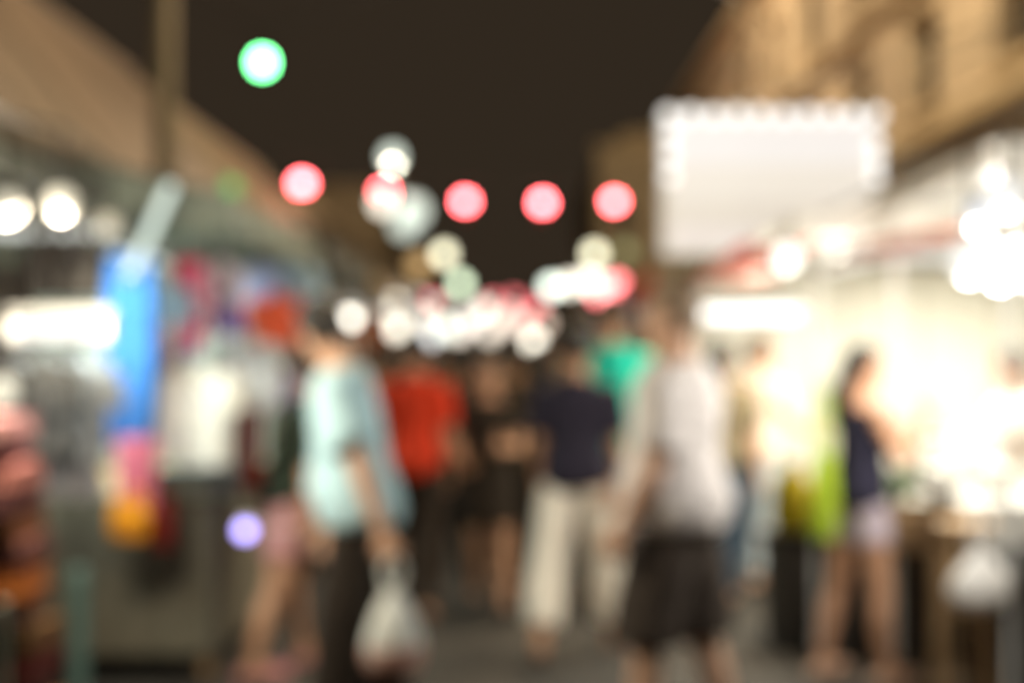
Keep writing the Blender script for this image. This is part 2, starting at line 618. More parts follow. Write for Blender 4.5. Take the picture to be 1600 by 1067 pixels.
def tube_lamp(name, label, p, length, rz, mt, light=0, lcol=(0.95, 1, 0.95), thick=0.022, group=None, drop=0.25, up=.42):
    """fluorescent lamp; parts: tube, end caps, batten, hangers"""
    root = empty(name, label, 'lamp', p, rz, group)
    MB().tube([(-length / 2, 0, 0), (length / 2, 0, 0)], thick, 14).build('tube', mt, root)
    for s in (-1, 1):
        MB().tube([(s * length / 2, 0, 0), (s * (length / 2 + 0.03), 0, 0)], thick * 1.25, 12).build('end_cap', M_WHITEP, root)
        MB().tube([(s * length * 0.4, 0, thick + 0.045), (s * length * 0.4, 0, thick + drop)], 0.004, 6).build('hanger', M_WIRE, root)
    MB().box((0, 0, thick + 0.026), (length + 0.08, 0.05, 0.04)).build('batten', mat('grey_batten', (.22, .22, .21), rough=.5), root, smooth=False)
    if light:
        lamp_light('tube_light', 'AREA', (0, 0, -thick - 0.012), light * (1 - up), lcol, root, length, 0.06)
        lamp_light('tube_light', 'AREA', (0, 0, thick + 0.06), light * up, lcol, root, length, 0.08, rot=(PI, 0, 0)) if up else None
    return root


def lantern(label, p, r, mt, group, top):
    root = empty('red_lantern', label, 'lantern', p, 0, group)
    n, m = 24, 12
    rings = []
    for i in range(m + 1):
        a = PI * (0.09 + 0.82 * i / m)
        rings.append([Vector((r * (1 + 0.05 * (k % 2)) * math.sin(a) * math.cos(2 * PI * k / n), r * (1 + 0.05 * (k % 2)) * math.sin(a) * math.sin(2 * PI * k / n), -0.9 * r * math.cos(a))) for k in range(n)])
    MB().loft(rings).build('shade', mt, root)
    gold = mat('lantern_gold', (0.5, 0.32, 0.08), rough=0.4, metal=0.6)
    for s in (-1, 1):
        MB().lathe([(r * 0.32, s * r * 0.84), (r * 0.34, s * r * 0.98)] if s > 0 else [(r * 0.34, -r * 0.98), (r * 0.32, -r * 0.84)], n=14).build('cap', gold, root)
    MB().tube([(0, 0, -r * 0.98), (0, 0, -r * 1.3), (0, 0, -r * 1.9)], [r * 0.04, r * 0.12, r * 0.16], 10).build('tassel', mat('tassel', (0.5, 0.03, 0.03)), root)
    MB().tube([(0, 0, r * 0.98), (0, 0, top)], 0.006, 6).build('cord', M_WIRE, root)
    return root


def cable(label, pts, sag, r=0.012):
    full = []
    for a, b in zip(pts[:-1], pts[1:]):
        a, b = Vector(a), Vector(b)
        for i in range(10):
            t = i / 10
            q = a.lerp(b, t)
            q.z -= sag * 4 * t * (1 - t)
            full.append(q)
    full.append(Vector(pts[-1]))
    return tag(MB().tube(full, r, 6).build('cable', M_WIRE), label, 'cable')


RED = (1.0, 0.115, 0.13)
red_m = glow('red_lantern', RED, 36.0)
red_dim = glow('red_far', (1.0, 0.16, 0.2), 1.6)
LD = 24.0
lan = [(472, 287, 12, 'leftmost'), (600, 300, 11, 'second from left'), (727, 315, 11, 'third from left'), (848, 317, 11, 'fourth from left'), (960, 315, 10.5, 'rightmost')]
cpts = [(-4.25, LD, 5.0)]
for u, v, rp, wd in lan:
    p = at(u, v, LD)
    r = rp / F * LD
    cpts.append((p.x, LD, p.z + r + 0.16))
    lantern(f'round red lantern, {wd} of the five strung across the street', p, r, red_m, 'red lanterns across the street', r + 0.16)
cpts.append((XR - 0.15, LD, 4.9))
cable('black cable carrying the five red lanterns across the street', cpts, 0.05)

W = (1.0, 0.95, 0.82)
GW = (0.86, 1.0, 0.90)
YW = (1.0, 0.97, 0.70)
# far lamps: u, v, d, radius in pixels, colour, strength, words
far = [
    (613, 245, 26, 14, GW, 2.0, 'dim greenish white globe lamp, highest of the far white lamps'),
    (598, 318, 23, 11, W, 5.0, 'white globe lamp just below the second red lantern'),
    (645, 330, 25, 22, GW, 1.5, 'large pale globe lamp right of the second red lantern'),
    (632, 352, 27, 18, GW, 1.3, 'large pale globe lamp tucked under its twin by the second lantern'),
    (694, 397, 30, 9, YW, 8.0, 'yellowish white globe lamp on the left under the third red lantern'),
    (720, 443, 34, 8, (0.82, 1.0, 0.72), 9.0, 'greenish white globe lamp low in the middle of the street'),
    (655, 415, 20, 16, (1.0, 0.62, 0.25), 0.9, 'dim orange globe lamp left of the yellowish one'),
    (929, 397, 30, 9, YW, 9.0, 'yellowish white globe lamp under the rightmost red lantern'),
    (978, 392, 22, 9, (0.75, 0.8, 0.35), 1.0, 'faint yellow green globe lamp beside the sign edge'),
    (862, 448, 26, 9, GW, 9.0, 'white globe lamp, left end of the right-hand far cluster'),
    (890, 445, 25, 10, W, 6.0, 'white globe lamp, second in the right-hand far cluster'),
    (918, 440, 24, 11, W, 6.0, 'white globe lamp, third in the right-hand far cluster'),
    (945, 445, 23, 10, (1, 0.93, 0.82), 5.0, 'white globe lamp, fourth in the right-hand far cluster'),
    (622, 462, 20, 9, W, 7.0, 'white globe lamp, upper left of the bright far crowd of lamps'),
    (619, 512, 18, 10, W, 7.0, 'white globe lamp, lower left of the bright far crowd of lamps'),
    (834, 533, 17, 9, W, 9.0, 'low white globe lamp right of the street middle at head height'),
    (757, 482, 32, 9, W, 6.0, 'white globe lamp, middle of the bright far crowd of lamps'),
    (665, 497, 24, 11, W, 4.2, 'white globe lamp over the person in red'),
    (700, 512, 27, 10, GW, 4.2, 'bluish white globe lamp low in the far crowd of lamps'),
    (735, 500, 29, 11, (1, 0.92, 0.85), 4.0, 'pinkish white globe lamp above the person in black dress'),
    (785, 505, 28, 10, (1, 0.86, 0.74), 3.4, 'peach globe lamp right of the person in black dress'),
    (815, 505, 26, 9, (1, 0.80, 0.68), 3.0, 'peach globe lamp above the low white one'),
    (605, 490, 22, 9, W, 6.0, 'white globe lamp at the left end of the far crowd of lamps, mid height'),
    (650, 470, 30, 9, (1, .93, .86), 4.6, 'warm white globe lamp above the person in red, upper one'),
    (688, 482, 33, 9, W, 4.6, 'white globe lamp between the orange lamp and the far street end'),
    (718, 522, 22, 9, (1, .9, .8), 4.6, 'warm white globe lamp low over the far heads, left of the middle'),
    (765, 520, 24, 9, (1, .9, .78), 4.0, 'warm white globe lamp low over the far heads in the middle'),
    (798, 488, 36, 8, (1, .82, .72), 3.6, 'peach globe lamp under the highest far red lantern'),
    (850, 505, 30, 8, (1, .78, .64), 3.4, 'peach globe lamp at the right end of the far crowd of lamps'),
    (672, 525, 20, 9, (.94, .97, 1.0), 4.6, 'white globe lamp touching the head of the charcoal shirt person'),
    (640, 530, 26, 8, (0.9, 0.93, 1.0), 4.0, 'small white globe lamp beside the head of the person in red'),
]
hung = []
for u, v, d, rp, col, st, lab in far:
    p = at(u, v, d)
    k_ = 1.35 if rp < 13 else 1.0
    r = rp * k_ / F * d
    key = 'globe_%d_%d' % (u, v)
    big = (u, v) == (613, 245)
    globe_lamp('globe_lamp', lab, p, r, glow(key, (col[0], col[1] * .98, col[2] * .94), st * .95 / k_ ** 2), 0.3, 'lamps down the far street', 160 if big else 0, (1, .9, .7))
    hung.append((d, p.x, p.z + r * 1.4 + 0.3))
fred = [(805, 466, 36), (840, 478, 34), (772, 470, 40), (675, 470, 38), (965, 440, 21), (955, 455, 22), (935, 462, 26), (825, 490, 40)]
words = ['highest in the middle of the street', 'just right of the highest one', 'left of the highest one', 'above the person in red',
         'right end of the white cluster', 'under the right end of the white cluster', 'lowest under the white cluster', 'small and lowest of the middle ones']
for (u, v, d), wd in zip(fred, words):
    p = at(u, v, d)
    lantern(f'far red lantern, {wd}', p, 9 / F * d, glow('red_far_%d' % u, (1.0, 0.2, 0.22), 3.2 if u < 900 else 8.0), 'far red lanterns', 0.35)
    hung.append((d, p.x, p.z + 0.35))
hung.sort()
nth = ['nearest', 'second', 'third', 'fourth', 'fifth', 'sixth', 'seventh', 'eighth', 'ninth', 'tenth', 'farthest']
for k in range(0, len(hung), 4):
    grp = sorted(hung[k:k + 4], key=lambda q: q[1])
    dm = sum(q[0] for q in grp) / len(grp)
    cable(f'thin cable carrying far lamps across the street, {nth[k // 4]} of these', [(-4.0, dm, max(q[2] for q in grp) + .3)] + [(q[1], q[0], q[2]) for q in grp] + [(XR - .15 if dm < 36 else 2.84, dm if dm < 36 else 48.0, max(q[2] for q in grp) + .3)], .03, .007)

# green lamp high over the street, hung from a cable off the pole
gp = at(410, 98, 10.0)
gl = globe_lamp('green_lamp', 'bright green lamp hanging high in the dark sky', gp, 0.066, glow('green', (0.16, 1.0, 0.3), 26.0), 0.12)
cable('thin black cable from the pole holding the green lamp', [(pole.location.x, 11.0, 4.6), (gp.x, 10.0, gp.z + 0.21), (1.6, 11.5, 5.6), (XR - 0.15, 12.2, 5.9)], 0.08, 0.008)


# ---------------------------------------------------------------- people
SK = dict(tan=M_SKIN, pale=M_SKIN2, brown=M_SKIN3)


def ell(c, rx, ry, n=16, fr=1.0, e=1.0):
    """ellipse ring; fr scales the front half (belly)"""
    out = []
    for k in range(n):
        a = 2 * PI * k / n
        x, y = math.cos(a), math.sin(a)
        out.append(Vector((c[0] + rx * x, c[1] + ry * (y * fr if y > 0 else y), c[2])))
    return out


def hand(mb, wrist, d, palm_n, side, curl=0.5, s=1.0):
    """palm with four unequal fingers and a thumb. d = forearm direction, palm_n = way the palm faces"""
    d = d.normalized()
    n = (palm_n - d * palm_n.dot(d)).normalized()
    l = d.cross(n).normalized() * side          # towards the thumb
    if l.length < 0.5:
        l = Vector((1, 0, 0))
    W0 = wrist - d * 0.015
    rings = []
    for t, wd, th in ((0, .022, .018), (.03, .030, .017), (.06, .040, .016), (.09, .042, .014), (.10, .038, .010)):
        c = W0 + d * t * s
        rings.append([c + l * math.cos(2 * PI * k / 10) * wd * s + n * math.sin(2 * PI * k / 10) * th * s for k in range(10)])
    mb.loft(rings)
    for i, (off, L) in enumerate(((.030, .072), (.010, .082), (-.011, .076), (-.031, .058))):
        p = W0 + d * 0.088 * s + l * off * s
        pts = [p - d * 0.012]
        a = 0.12
        for seg in (.44, .31, .25):
            a += curl * (0.95 if seg > .4 else 1.0)
            p = p + (d * math.cos(a) + n * math.sin(a)) * L * seg * s
            pts.append(p)
        mb.tube(pts, [.0095 * s, .0088 * s, .0078 * s, .0062 * s], 8, round_ends=True)
    p = W0 + d * 0.028 * s + l * 0.022 * s
    pts = [p]
    for k, (seg, f) in enumerate(((.04, .75), (.03, .45), (.024, .3))):
        p = p + (d * 0.72 + l * f + n * (0.25 + curl * 0.5 * k * 0.5)).normalized() * seg * s
        pts.append(p)
    mb.tube(pts, [.0125 * s, .0112 * s, .0098 * s, .0075 * s], 8, round_ends=True)


def person(label, loc, H, rz, skin='tan', girth=1.0, belly=1.0, top=None, bottom=None, hair='short', hair_m=M_HAIR, shoe_m=None,
           lean=0.0, head_pitch=0.0, head_yaw=0.0, hipL=0, kneeL=0, hipR=0, kneeR=0, abL=2, abR=2,
           shL=3, elL=8, sabL=9, finL=0, shR=3, elR=8, sabR=9, finR=0, curlL=.5, curlR=.5, vox=0.014, seed=1.0, group=None, palmL=None, palmR=None):
    """a standing or walking figure built facing +Y; angles in degrees, L = the figure's left (-X)"""
    root = empty('person', label, 'person', loc, rz, group)
    sk = H / 1.70
    root.scale = (sk, sk, sk)
    g = girth
    # ---- joints
    def dr(a, b, side):
        a, b = R(a), R(b)
        return Vector((side * math.sin(b), math.sin(a) * math.cos(b), -math.cos(a) * math.cos(b)))
    J = {}
    for nm, side, hp, kn, ab in (('L', -1, hipL, kneeL, abL), ('R', 1, hipR, kneeR, abR)):
        h = Vector((side * 0.088, 0, 0))
        k = h + dr(hp, ab, side) * 0.43
        a = k + dr(hp - kn, ab * 0.5, side) * 0.41
        J[nm] = [h, k, a]
    low = min(J['L'][2].z, J['R'][2].z)
    base = 0.078 - low
    P = Vector((0, 0, base))
    for nm in 'LR':
        J[nm] = [p + P for p in J[nm]]
    dz = base - 0.918          # torso rings below are written for hips at 0.918
    ML = Matrix.Rotation(-R(lean), 4, 'X')
    piv = P.copy()

    def T(p):
        p = Vector(p)
        p = Vector((p.x, p.y, p.z + dz))
        q = p - piv
        k = max(0, min(1, (q.z + 0.02) / 0.22))
        return piv + (Matrix.Rotation(-R(lean) * k, 4, 'X') @ q)
    arms = {}
    for nm, side, sh, el, sab, fin in (('L', -1, shL, elL, sabL, finL), ('R', 1, shR, elR, sabR, finR)):
        s0 = T((side * 0.172 * (0.6 + 0.4 * g), -0.005, 1.375))
        e0 = s0 + dr(sh + lean * -0.0, sab, side) * 0.285
        w0 = e0 + dr(sh + el, sab * 0.4 - fin, side) * 0.25
        arms[nm] = (s0, e0, w0)
    TR = [(0.84, .085, .085, 0), (0.88, .150, .112, -.005), (0.95, .168, .120, -.012), (1.02, .155, .110, -.006), (1.10, .140, .100, 0), (1.20, .148, .106, .004),
          (1.29, .160, .112, .004), (1.36, .155, .100, 0), (1.40, .120, .080, -.004), (1.435, .075, .066, -.006), (1.47, .056, .058, -.004), (1.53, .052, .056, .006)]

    def trings(z0, z1, off, gg=g, bf=belly, flare=0.0):
        rr = [r for r in TR if z0 <= r[0] <= z1]
        out = []
        for z, rx, ry, yo in rr:
            kb = math.exp(-((z - 1.05) / 0.13) ** 2)
            kz = gg if z < 1.4 else (1 + (gg - 1) * 0.4)
            ring = ell((0, yo, z), rx * kz + off, ry * kz + off, 18, 1 + (bf - 1) * kb)
            out.append([T(p) for p in ring])
        return out

    def torso(mb, z0, z1, off):
        """interpolated rings between any two heights"""
        zz = []
        n = max(4, int((z1 - z0) / 0.03))
        for i in range(n + 1):
            z = z0 + (z1 - z0) * i / n
            for a, b in zip(TR[:-1], TR[1:]):
                if a[0] <= z <= b[0] + 1e-6:
                    t = (z - a[0]) / (b[0] - a[0])
                    zz.append((z, *[a[q] + (b[q] - a[q]) * t for q in (1, 2, 3)]))
                    break
        rings = []
        for z, rx, ry, yo in zz:
            kb = math.exp(-((z - 1.06) / 0.13) ** 2)
            kz = g if z < 1.4 else (1 + (g - 1) * 0.4)
            of = off(z) if callable(off) else off
            ring = ell((0, yo, z), rx * kz + of, ry * kz + of, 18, 1 + (belly - 1) * kb)
            rings.append([T(p) for p in ring])
        mb.loft(rings)

    def leg(mb, nm, t0, t1, off, flat=0.0):
        h, k, a = J[nm][:3]
        prof = [(0.0, .088 * g), (.22, .084 * g), (.40, .066 * (0.5 + .5 * g)), (.51, .056), (.60, .054), (.70, .058), (.84, .044), (1.0, .036)]
        N = 14
        pts, rad = [], []
        for i in range(N + 1):
            t = t0 + (t1 - t0) * i / N
            if t < 0.51:
                p = h.lerp(k, t / 0.51)
            else:
                p = k.lerp(a, (t - 0.51) / 0.49)
            if 0.58 < t < 0.9 and not flat:
                p = p + Vector((0, -0.012, 0))
            r = prof[-1][1]
            for (ta, ra), (tb, rb) in zip(prof[:-1], prof[1:]):
                if ta <= t <= tb:
                    r = ra + (rb - ra) * (t - ta) / (tb - ta)
                    break
            of = off(t) if callable(off) else off
            pts.append(p)
            rad.append(max(r, flat) + of)
        mb.tube(pts, rad, 14, round_ends=False)

    def arm(mb, nm, t0, t1, off, rmin=0.0):
        s0, e0, w0 = arms[nm]
        prof = [(0, .052), (.15, .050), (.45, .039), (.56, .040), (.66, .039), (1.0, .026)]
        pts, rad = [], []
        N = 10
        for i in range(N + 1):
            t = t0 + (t1 - t0) * i / N
            p = s0.lerp(e0, t / 0.53) if t < 0.53 else e0.lerp(w0, (t - 0.53) / 0.47)
            r = .026
            for (ta, ra), (tb, rb) in zip(prof[:-1], prof[1:]):
                if ta <= t <= tb:
                    r = ra + (rb - ra) * (t - ta) / (tb - ta)
                    break
            of = off(t) if callable(off) else off
            pts.append(p)
            rad.append(max(r * (0.6 + .4 * g), rmin) + of)
        if t0 == 0:
            d = (e0 - s0).normalized()
            pts = [s0 - d * 0.035, s0 - d * 0.018] + pts
            rad = [rad[0] * 0.55, rad[0] * 0.88] + rad
        mb.tube(pts, rad, 12)

    # ---- body, one continuous surface
    mb = MB()
    torso(mb, 0.84, 1.53, 0.0)
    for nm in 'LR':
        leg(mb, nm, 0.0, 1.0, 0.0)
        arm(mb, nm, 0.0, 1.0, 0.0)
        h, k, a = J[nm][:3]
        side = -1 if nm == 'L' else 1
        kn, hp = (kneeL, hipL) if nm == 'L' else (kneeR, hipR)
        pt = R(max(-45, min(20, (hp - kn)))) * 0.8
        lift = a.z > 0.10
        fd = Vector((side * 0.16, math.cos(pt if lift else 0), math.sin(pt if lift else 0))).normalized()
        J[nm].append(fd)
        sole = a + Vector((0, 0, -0.045))
        mb.tube([a, a + Vector((0, -0.01, -0.03)), sole - fd * 0.045 + Vector((0, 0, .012))], [.036, .036, .026], 10, round_ends=True)
        mb.tube([sole - fd * 0.05 + Vector((0, 0, .005)), sole + fd * 0.03 + Vector((0, 0, .012)), sole + fd * 0.11, sole + fd * 0.165 + Vector((0, 0, -.008))],
                [(.030, .028), (.036, .034), (.043, .024), (.036, .015)], 12, round_ends=True)
    # head
    nk = T((0, 0.004, 1.50))
    HM = Matrix.Translation(nk) @ Matrix.Rotation(-R(lean * 0.6 + head_pitch), 4, 'X') @ Matrix.Rotation(R(head_yaw), 4, 'Z')

    def HD(x, y, z):
        return HM @ Vector((x, y, z))
    hp_ = [(-.035, .018, .022, .060), (-.022, .040, .046, .040), (0.0, .056, .072, .020), (.03, .064, .086, .012), (.065, .070, .094, .006), (.10, .073, .097, .002), (.135, .073, .096, -.002), (.165, .065, .086, -.006), (.188, .048, .064, -.008), (.202, .022, .030, -.008)]
    mb.loft([[HD(rx * math.cos(2 * PI * k / 16), yo + ry * math.sin(2 * PI * k / 16), z) for k in range(16)] for z, rx, ry, yo in hp_])
    me = remesh(mb, vox, 3)
    fx = MB()
    # nose, brow ridge, ears
    fx.loft([[HD(x * wn, y0 + dy, z) for x, dy in ((-1, -.03), (1, -.03), (.45, yo), (-.45, yo))] for z, wn, y0, yo in ((.094, .007, .088, .006), (.07, .010, .091, .012), (.048, .017, .090, .021), (.040, .015, .088, .012))])
    fx.tube([HD(-.048, .078, .100), HD(-.02, .092, .104), HD(.02, .092, .104), HD(.048, .078, .100)], [.007, .009, .009, .007], 8, round_ends=True)
    for s in (-1, 1):
        fx.loft([[HD(s * (.070 + .016 * q), -.012 + .020 * q * 0 + yy * (1 - .25 * q) - .008 * q, .072 + zz * (1 - .1 * q)) for yy, zz in ((0, -.032), (.014, -.016), (.017, .010), (.008, .028), (-.010, .028), (-.017, .006), (-.012, -.018))] for q in (0, .6, 1)])
    for nm, side, curl, pl in (('L', -1, curlL, palmL), ('R', 1, curlR, palmR)):
        s0, e0, w0 = arms[nm]
        d = (w0 - e0).normalized()
        pn = Vector(pl) if pl else Vector((-side, -0.25, 0.0))
        # the thumb points forwards (or up when the forearm is level)
        l = d.cross(pn - d * pn.dot(d))
        sd = 1 if l.dot(Vector((0, 1, .6))) > 0 else -1
        hand(fx, w0, d, pn, sd, curl)
    merge(me, fx)
    body = link('body', me, SK[skin], root)
    for s in (-1, 1):
        ey = MB().sphere(HD(s * .031, .081, .082), .0115, 10, 8).build('eye', M_EYEW, root)
        MB().sphere(HD(s * .031, .0885, .082), .0060, 8, 6).build('iris', M_EYE, ey)
    MB().tube([HD(-.022, .082, .017), HD(-.008, .090, .020), HD(.008, .090, .020), HD(.022, .082, .017)], [.003, .007, .007, .003], 8, round_ends=True).build('mouth', M_LIPS, root)

    # ---- hair
    hm = MB()
    n, m_ = 28, 16
    rings = []
    for i in range(m_ + 1):
        th = PI * (0.02 + 0.70 * i / m_)          # from the crown down
        ring = []
        for k in range(n):
            a = 2 * PI * k / n
            x, y, z = math.sin(th) * math.cos(a), math.sin(th) * math.sin(a), math.cos(th)
            rr = 1.0
            front = max(0, y)
            if z < 0.42 and y > 0.05:               # the face stays free
                rr = 0.80
            elif z < -0.25 and y > -0.35:
                rr = 0.82
            nz = noise.noise(Vector((x * 5 + seed, y * 5, z * 3))) * 0.05
            rr += nz
            ring.append(HD(x * .084 * rr, -.006 + y * .110 * rr, .105 + z * .112 * rr))
        rings.append(ring)
    hm.loft(rings[::-1])
    if hair == 'long':
        rr = []
        for t in range(10):
            q = t / 9
            wd = (.075 + .012 * math.sin(q * 3)) * (1 - .35 * q * q)
            c = HD(0, -.075 - .012 * math.sin(q * 2.5), .13 - .36 * q)
            if q > 0.35:
                c = c.lerp(Vector((c.x, T((0, -0.13, 1.3)).y, c.z)), 0.7)
            rr.append([c + Vector((wd * math.cos(2 * PI * k / 16) * (1 + .06 * math.sin(5 * k)), .040 * math.sin(2 * PI * k / 16) * (1 + .1 * math.sin(7 * k + t)), 0)) for k in range(16)])
        hm.loft(rr[::-1])
    elif hair == 'bun':
        hm.sphere(HD(0, -.125, .14), .042, 14, 10)
    elif hair == 'tail':
        hm.tube([HD(0, -.10, .13), HD(0, -.15, .11), HD(0, -.165, .02), HD(0, -.15, -.09), HD(0, -.145, -.15)], [.022, .034, .036, .026, .008], 12, round_ends=True)
    ho = hm.build('hair', hair_m, root)

    # ---- clothes
    if top:
        tm = MB()
        hem, off = top.get('hem', 0.90), top.get('off', 0.016)
        flare = top.get('flare', 0.0)
        if hem >= 0.84:
            torso(tm, max(hem, 0.845), top.get('neck', 1.445), lambda z: off + flare * max(0, (1.15 - z)) + 0.012 * min(1, max(0, (1.14 - z) / 0.1)) + (0.004 if z > 1.4 else 0))
        else:                      # dress: skirt continues below the hips
            torso(tm, 0.90, top.get('neck', 1.445), lambda z: off)
            rings = []
            for i in range(9):
                z = 0.95 - (0.95 - hem) * i / 8
                q = i / 8
                rings.append([T(p) for p in ell((0, -.01, z), .172 * g + off + flare * q + .008 * math.sin(q * 6), .125 * g + off + flare * q, 20)])
            tm.loft(rings[::-1])
        sl = top.get('sleeve', 0.35)
        if sl:
            loose = top.get('loose', 0.018)
            for nm in 'LR':
                arm(tm, nm, 0.0, sl, lambda t: 0.012 + loose * t / max(sl, .01), 0.034)
        tmesh = remesh(tm, max(vox, .014), 3)
        ripple(tmesh, top.get('wr', 0.012), 7.0, 19.0, seed)
        for p in tmesh.polygons:
            p.use_smooth = True
        link('dress' if hem < 0.84 else 'shirt', tmesh, top['m'], root)
    if bottom:
        bmb = MB()
        L = bottom.get('len', 0.95)
        loose = bottom.get('loose', 0.022)
        torso(bmb, 0.845, bottom.get('waist', 0.985), 0.004)
        if bottom.get('skirt'):
            rings = []
            for i in range(9):
                q = i / 8
                rings.append([T(p) for p in ell((0, -.01, 0.98 - (0.98 - bottom['skirt']) * q), .165 * g + .012 + .05 * q, .120 * g + .012 + .06 * q, 20)])
            bmb.loft(rings[::-1])
        else:
            for nm in 'LR':
                leg(bmb, nm, 0.0, L, lambda t: 0.004 + loose * min(1, t / 0.4), flat=bottom.get('flat', 0.045))
        bme = remesh(bmb, max(vox, .014), 3)
        ripple(bme, 0.011, 8.0, 21.0, seed + 4)
        for p in bme.polygons:
            p.use_smooth = True
        link({True: 'shorts', False: 'trousers'}[L < 0.8] if not bottom.get('skirt') else 'skirt', bme, bottom['m'], root)
    # ---- shoes
    sm = shoe_m or M_BLACKP
    for nm in 'LR':
        h, k, a, fd = J[nm]
        so = a + Vector((0, 0, -0.05))
        s_ = MB()
        s_.tube([so - fd * .062, so + fd * .03 + Vector((0, 0, .004)), so + fd * .115 + Vector((0, 0, -.002)), so + fd * .175 + Vector((0, 0, -.006))],
                [(.036, .027), (.041, .033), (.049, .027), (.040, .019)], 14, round_ends=True)
        s_.build('shoe', sm, root)
    return root, J, arms


def wpt(root, p):
    """world point of a local point on a person"""
    s = root.scale[0]
    return Vector(root.location) + Matrix.Rotation(root.rotation_euler.z, 3, 'Z') @ (Vector(p) * s)


def gx(u, d):
    return ((u - 800) / F * d, d, 0.0)


# man in the light blue shirt, carrying a plastic bag
A, AJ, AA = person('man in light blue short sleeved shirt and black trousers carrying a plastic bag', gx(564, 5.2), 1.76, R(78), 'pale', 0.89, 1.5,
    top=dict(m=cloth('light_blue', (178, 214, 226)), hem=0.89, sleeve=0.42, loose=0.03, off=0.020, flare=0.02, wr=0.014), bottom=dict(m=cloth('black_trouser', (48, 42, 37)), len=0.97, loose=0.03, flat=0.06),
    lean=9, head_pitch=24, head_yaw=-42, shL=-28, elL=6, sabL=12, shR=4, elR=16, hipL=6, kneeL=4, hipR=-5, kneeR=3, curlL=1.15, vox=0.012, seed=2)
# woman at the clothes stall
B, BJ, BA = person('person in dark green top and pink shorts with bare legs at the clothes stall', gx(440, 6.9), 1.60, R(-58), 'tan', 0.95, 1.0,
    top=dict(m=cloth('dark_green', (50, 58, 46)), hem=0.89, sleeve=0.5), bottom=dict(m=stripes('pink_check', (196, 128, 128), (170, 140, 130), 30), len=0.36, loose=0.03, flat=0.06),
    shoe_m=cloth('pink_shoe', (206, 140, 140)), lean=18, head_pitch=8, hipL=15, kneeL=5, hipR=-11, kneeR=8, shL=30, elL=40, shR=-16, elR=14, abL=4, abR=5, seed=3)
# red shirt
person('person in bright red orange shirt walking away between the crowd', gx(648, 8.2), 1.68, R(-4), 'tan', 0.88, 1.0,
    top=dict(m=cloth('red_orange', (214, 62, 34)), hem=0.86, sleeve=0.40), bottom=dict(m=cloth('dark_brown', (48, 38, 30)), len=0.97),
    hipL=12, kneeL=4, hipR=-12, kneeR=14, shL=-10, shR=14, sabL=4, sabR=4, seed=4)
# black dress, facing us
person('woman in short sleeved black dress with long black hair facing the camera', gx(764, 8.5), 1.52, R(176), 'tan', 0.95, 1.0,
    top=dict(m=cloth('black_dress', (46, 38, 30)), hem=0.60, sleeve=0.36, neck=1.42, flare=0.03), hair='long', elL=75, shL=20, elR=60, shR=14, finL=20, finR=18,
    hipL=8, hipR=-10, kneeR=14, seed=5, vox=0.016)
# tan clothes, facing us
person('person in tan shirt and brown trousers coming towards the camera', gx(822, 10.4), 1.58, R(186), 'brown', 1.0, 1.0,
    top=dict(m=cloth('tan', (150, 112, 66)), hem=0.90, sleeve=0.45), bottom=dict(m=cloth('brown', (66, 50, 34)), len=0.97), hipL=-10, kneeL=10, hipR=10, seed=6, vox=0.018)
person('person in charcoal shirt and black trousers behind the one in red', gx(708, 8.9), 1.60, R(8), 'brown', 1.05, 1.0,
    top=dict(m=cloth('charcoal', (42, 36, 30)), hem=0.88, sleeve=0.5), bottom=dict(m=cloth('black_trouser', (48, 42, 37)), len=0.97), hipL=9, hipR=-9, kneeR=10, seed=7, vox=0.018)
# navy shirt, white trousers
person('man in dark navy T-shirt and cropped white trousers walking away', gx(902, 7.35), 1.70, R(-10), 'tan', 0.96, 1.05,
    top=dict(m=cloth('navy', (46, 42, 54)), hem=0.87, sleeve=0.42, off=0.022, loose=0.026), bottom=dict(m=cloth('white_trouser', (236, 226, 210)), len=0.90, loose=0.03, flat=0.062),
    shoe_m=mat('brown_shoe', (0.16, 0.075, 0.035), rough=0.5), hair='short', hipL=-14, kneeL=6, hipR=14, kneeR=4, abL=6, abR=7, shL=6, elL=22, sabL=7, shR=12, elR=30, sabR=6, seed=8, vox=0.013)
# teal shirt
person('tall man in turquoise shirt and dark trousers walking away', gx(954, 8.6), 1.90, R(-6), 'tan', 1.0, 1.0,
    top=dict(m=cloth('turquoise', (34, 176, 152)), hem=0.86, sleeve=0.42), bottom=dict(m=cloth('dark_navy', (38, 38, 48)), len=0.97), hair_m=M_HAIRB,
    hipL=10, kneeL=3, hipR=-10, kneeR=12, seed=9, vox=0.015)
# white shirt, dark shorts
D, DJ, DA = person('big man in loose white short sleeved shirt and dark knee shorts', gx(1056, 5.3), 1.80, R(66), 'pale', 1.16, 1.2,
    top=dict(m=cloth('white_shirt', (226, 220, 218)), hem=0.845, sleeve=0.45, loose=0.034, off=0.028, flare=0.05, wr=0.018), bottom=dict(m=cloth('dark_short', (70, 62, 56)), len=0.55, loose=0.045, flat=0.075),
    hair_m=mat('light_brown_hair', (.24, .17, .11), rough=.5, var=.3, scale=60, bump=.6, bscale=120), head_pitch=8, shL=0, elL=26, sabL=13, shR=14, elR=40, hipL=10, kneeL=4, hipR=-8, kneeR=6, seed=10, vox=0.012)
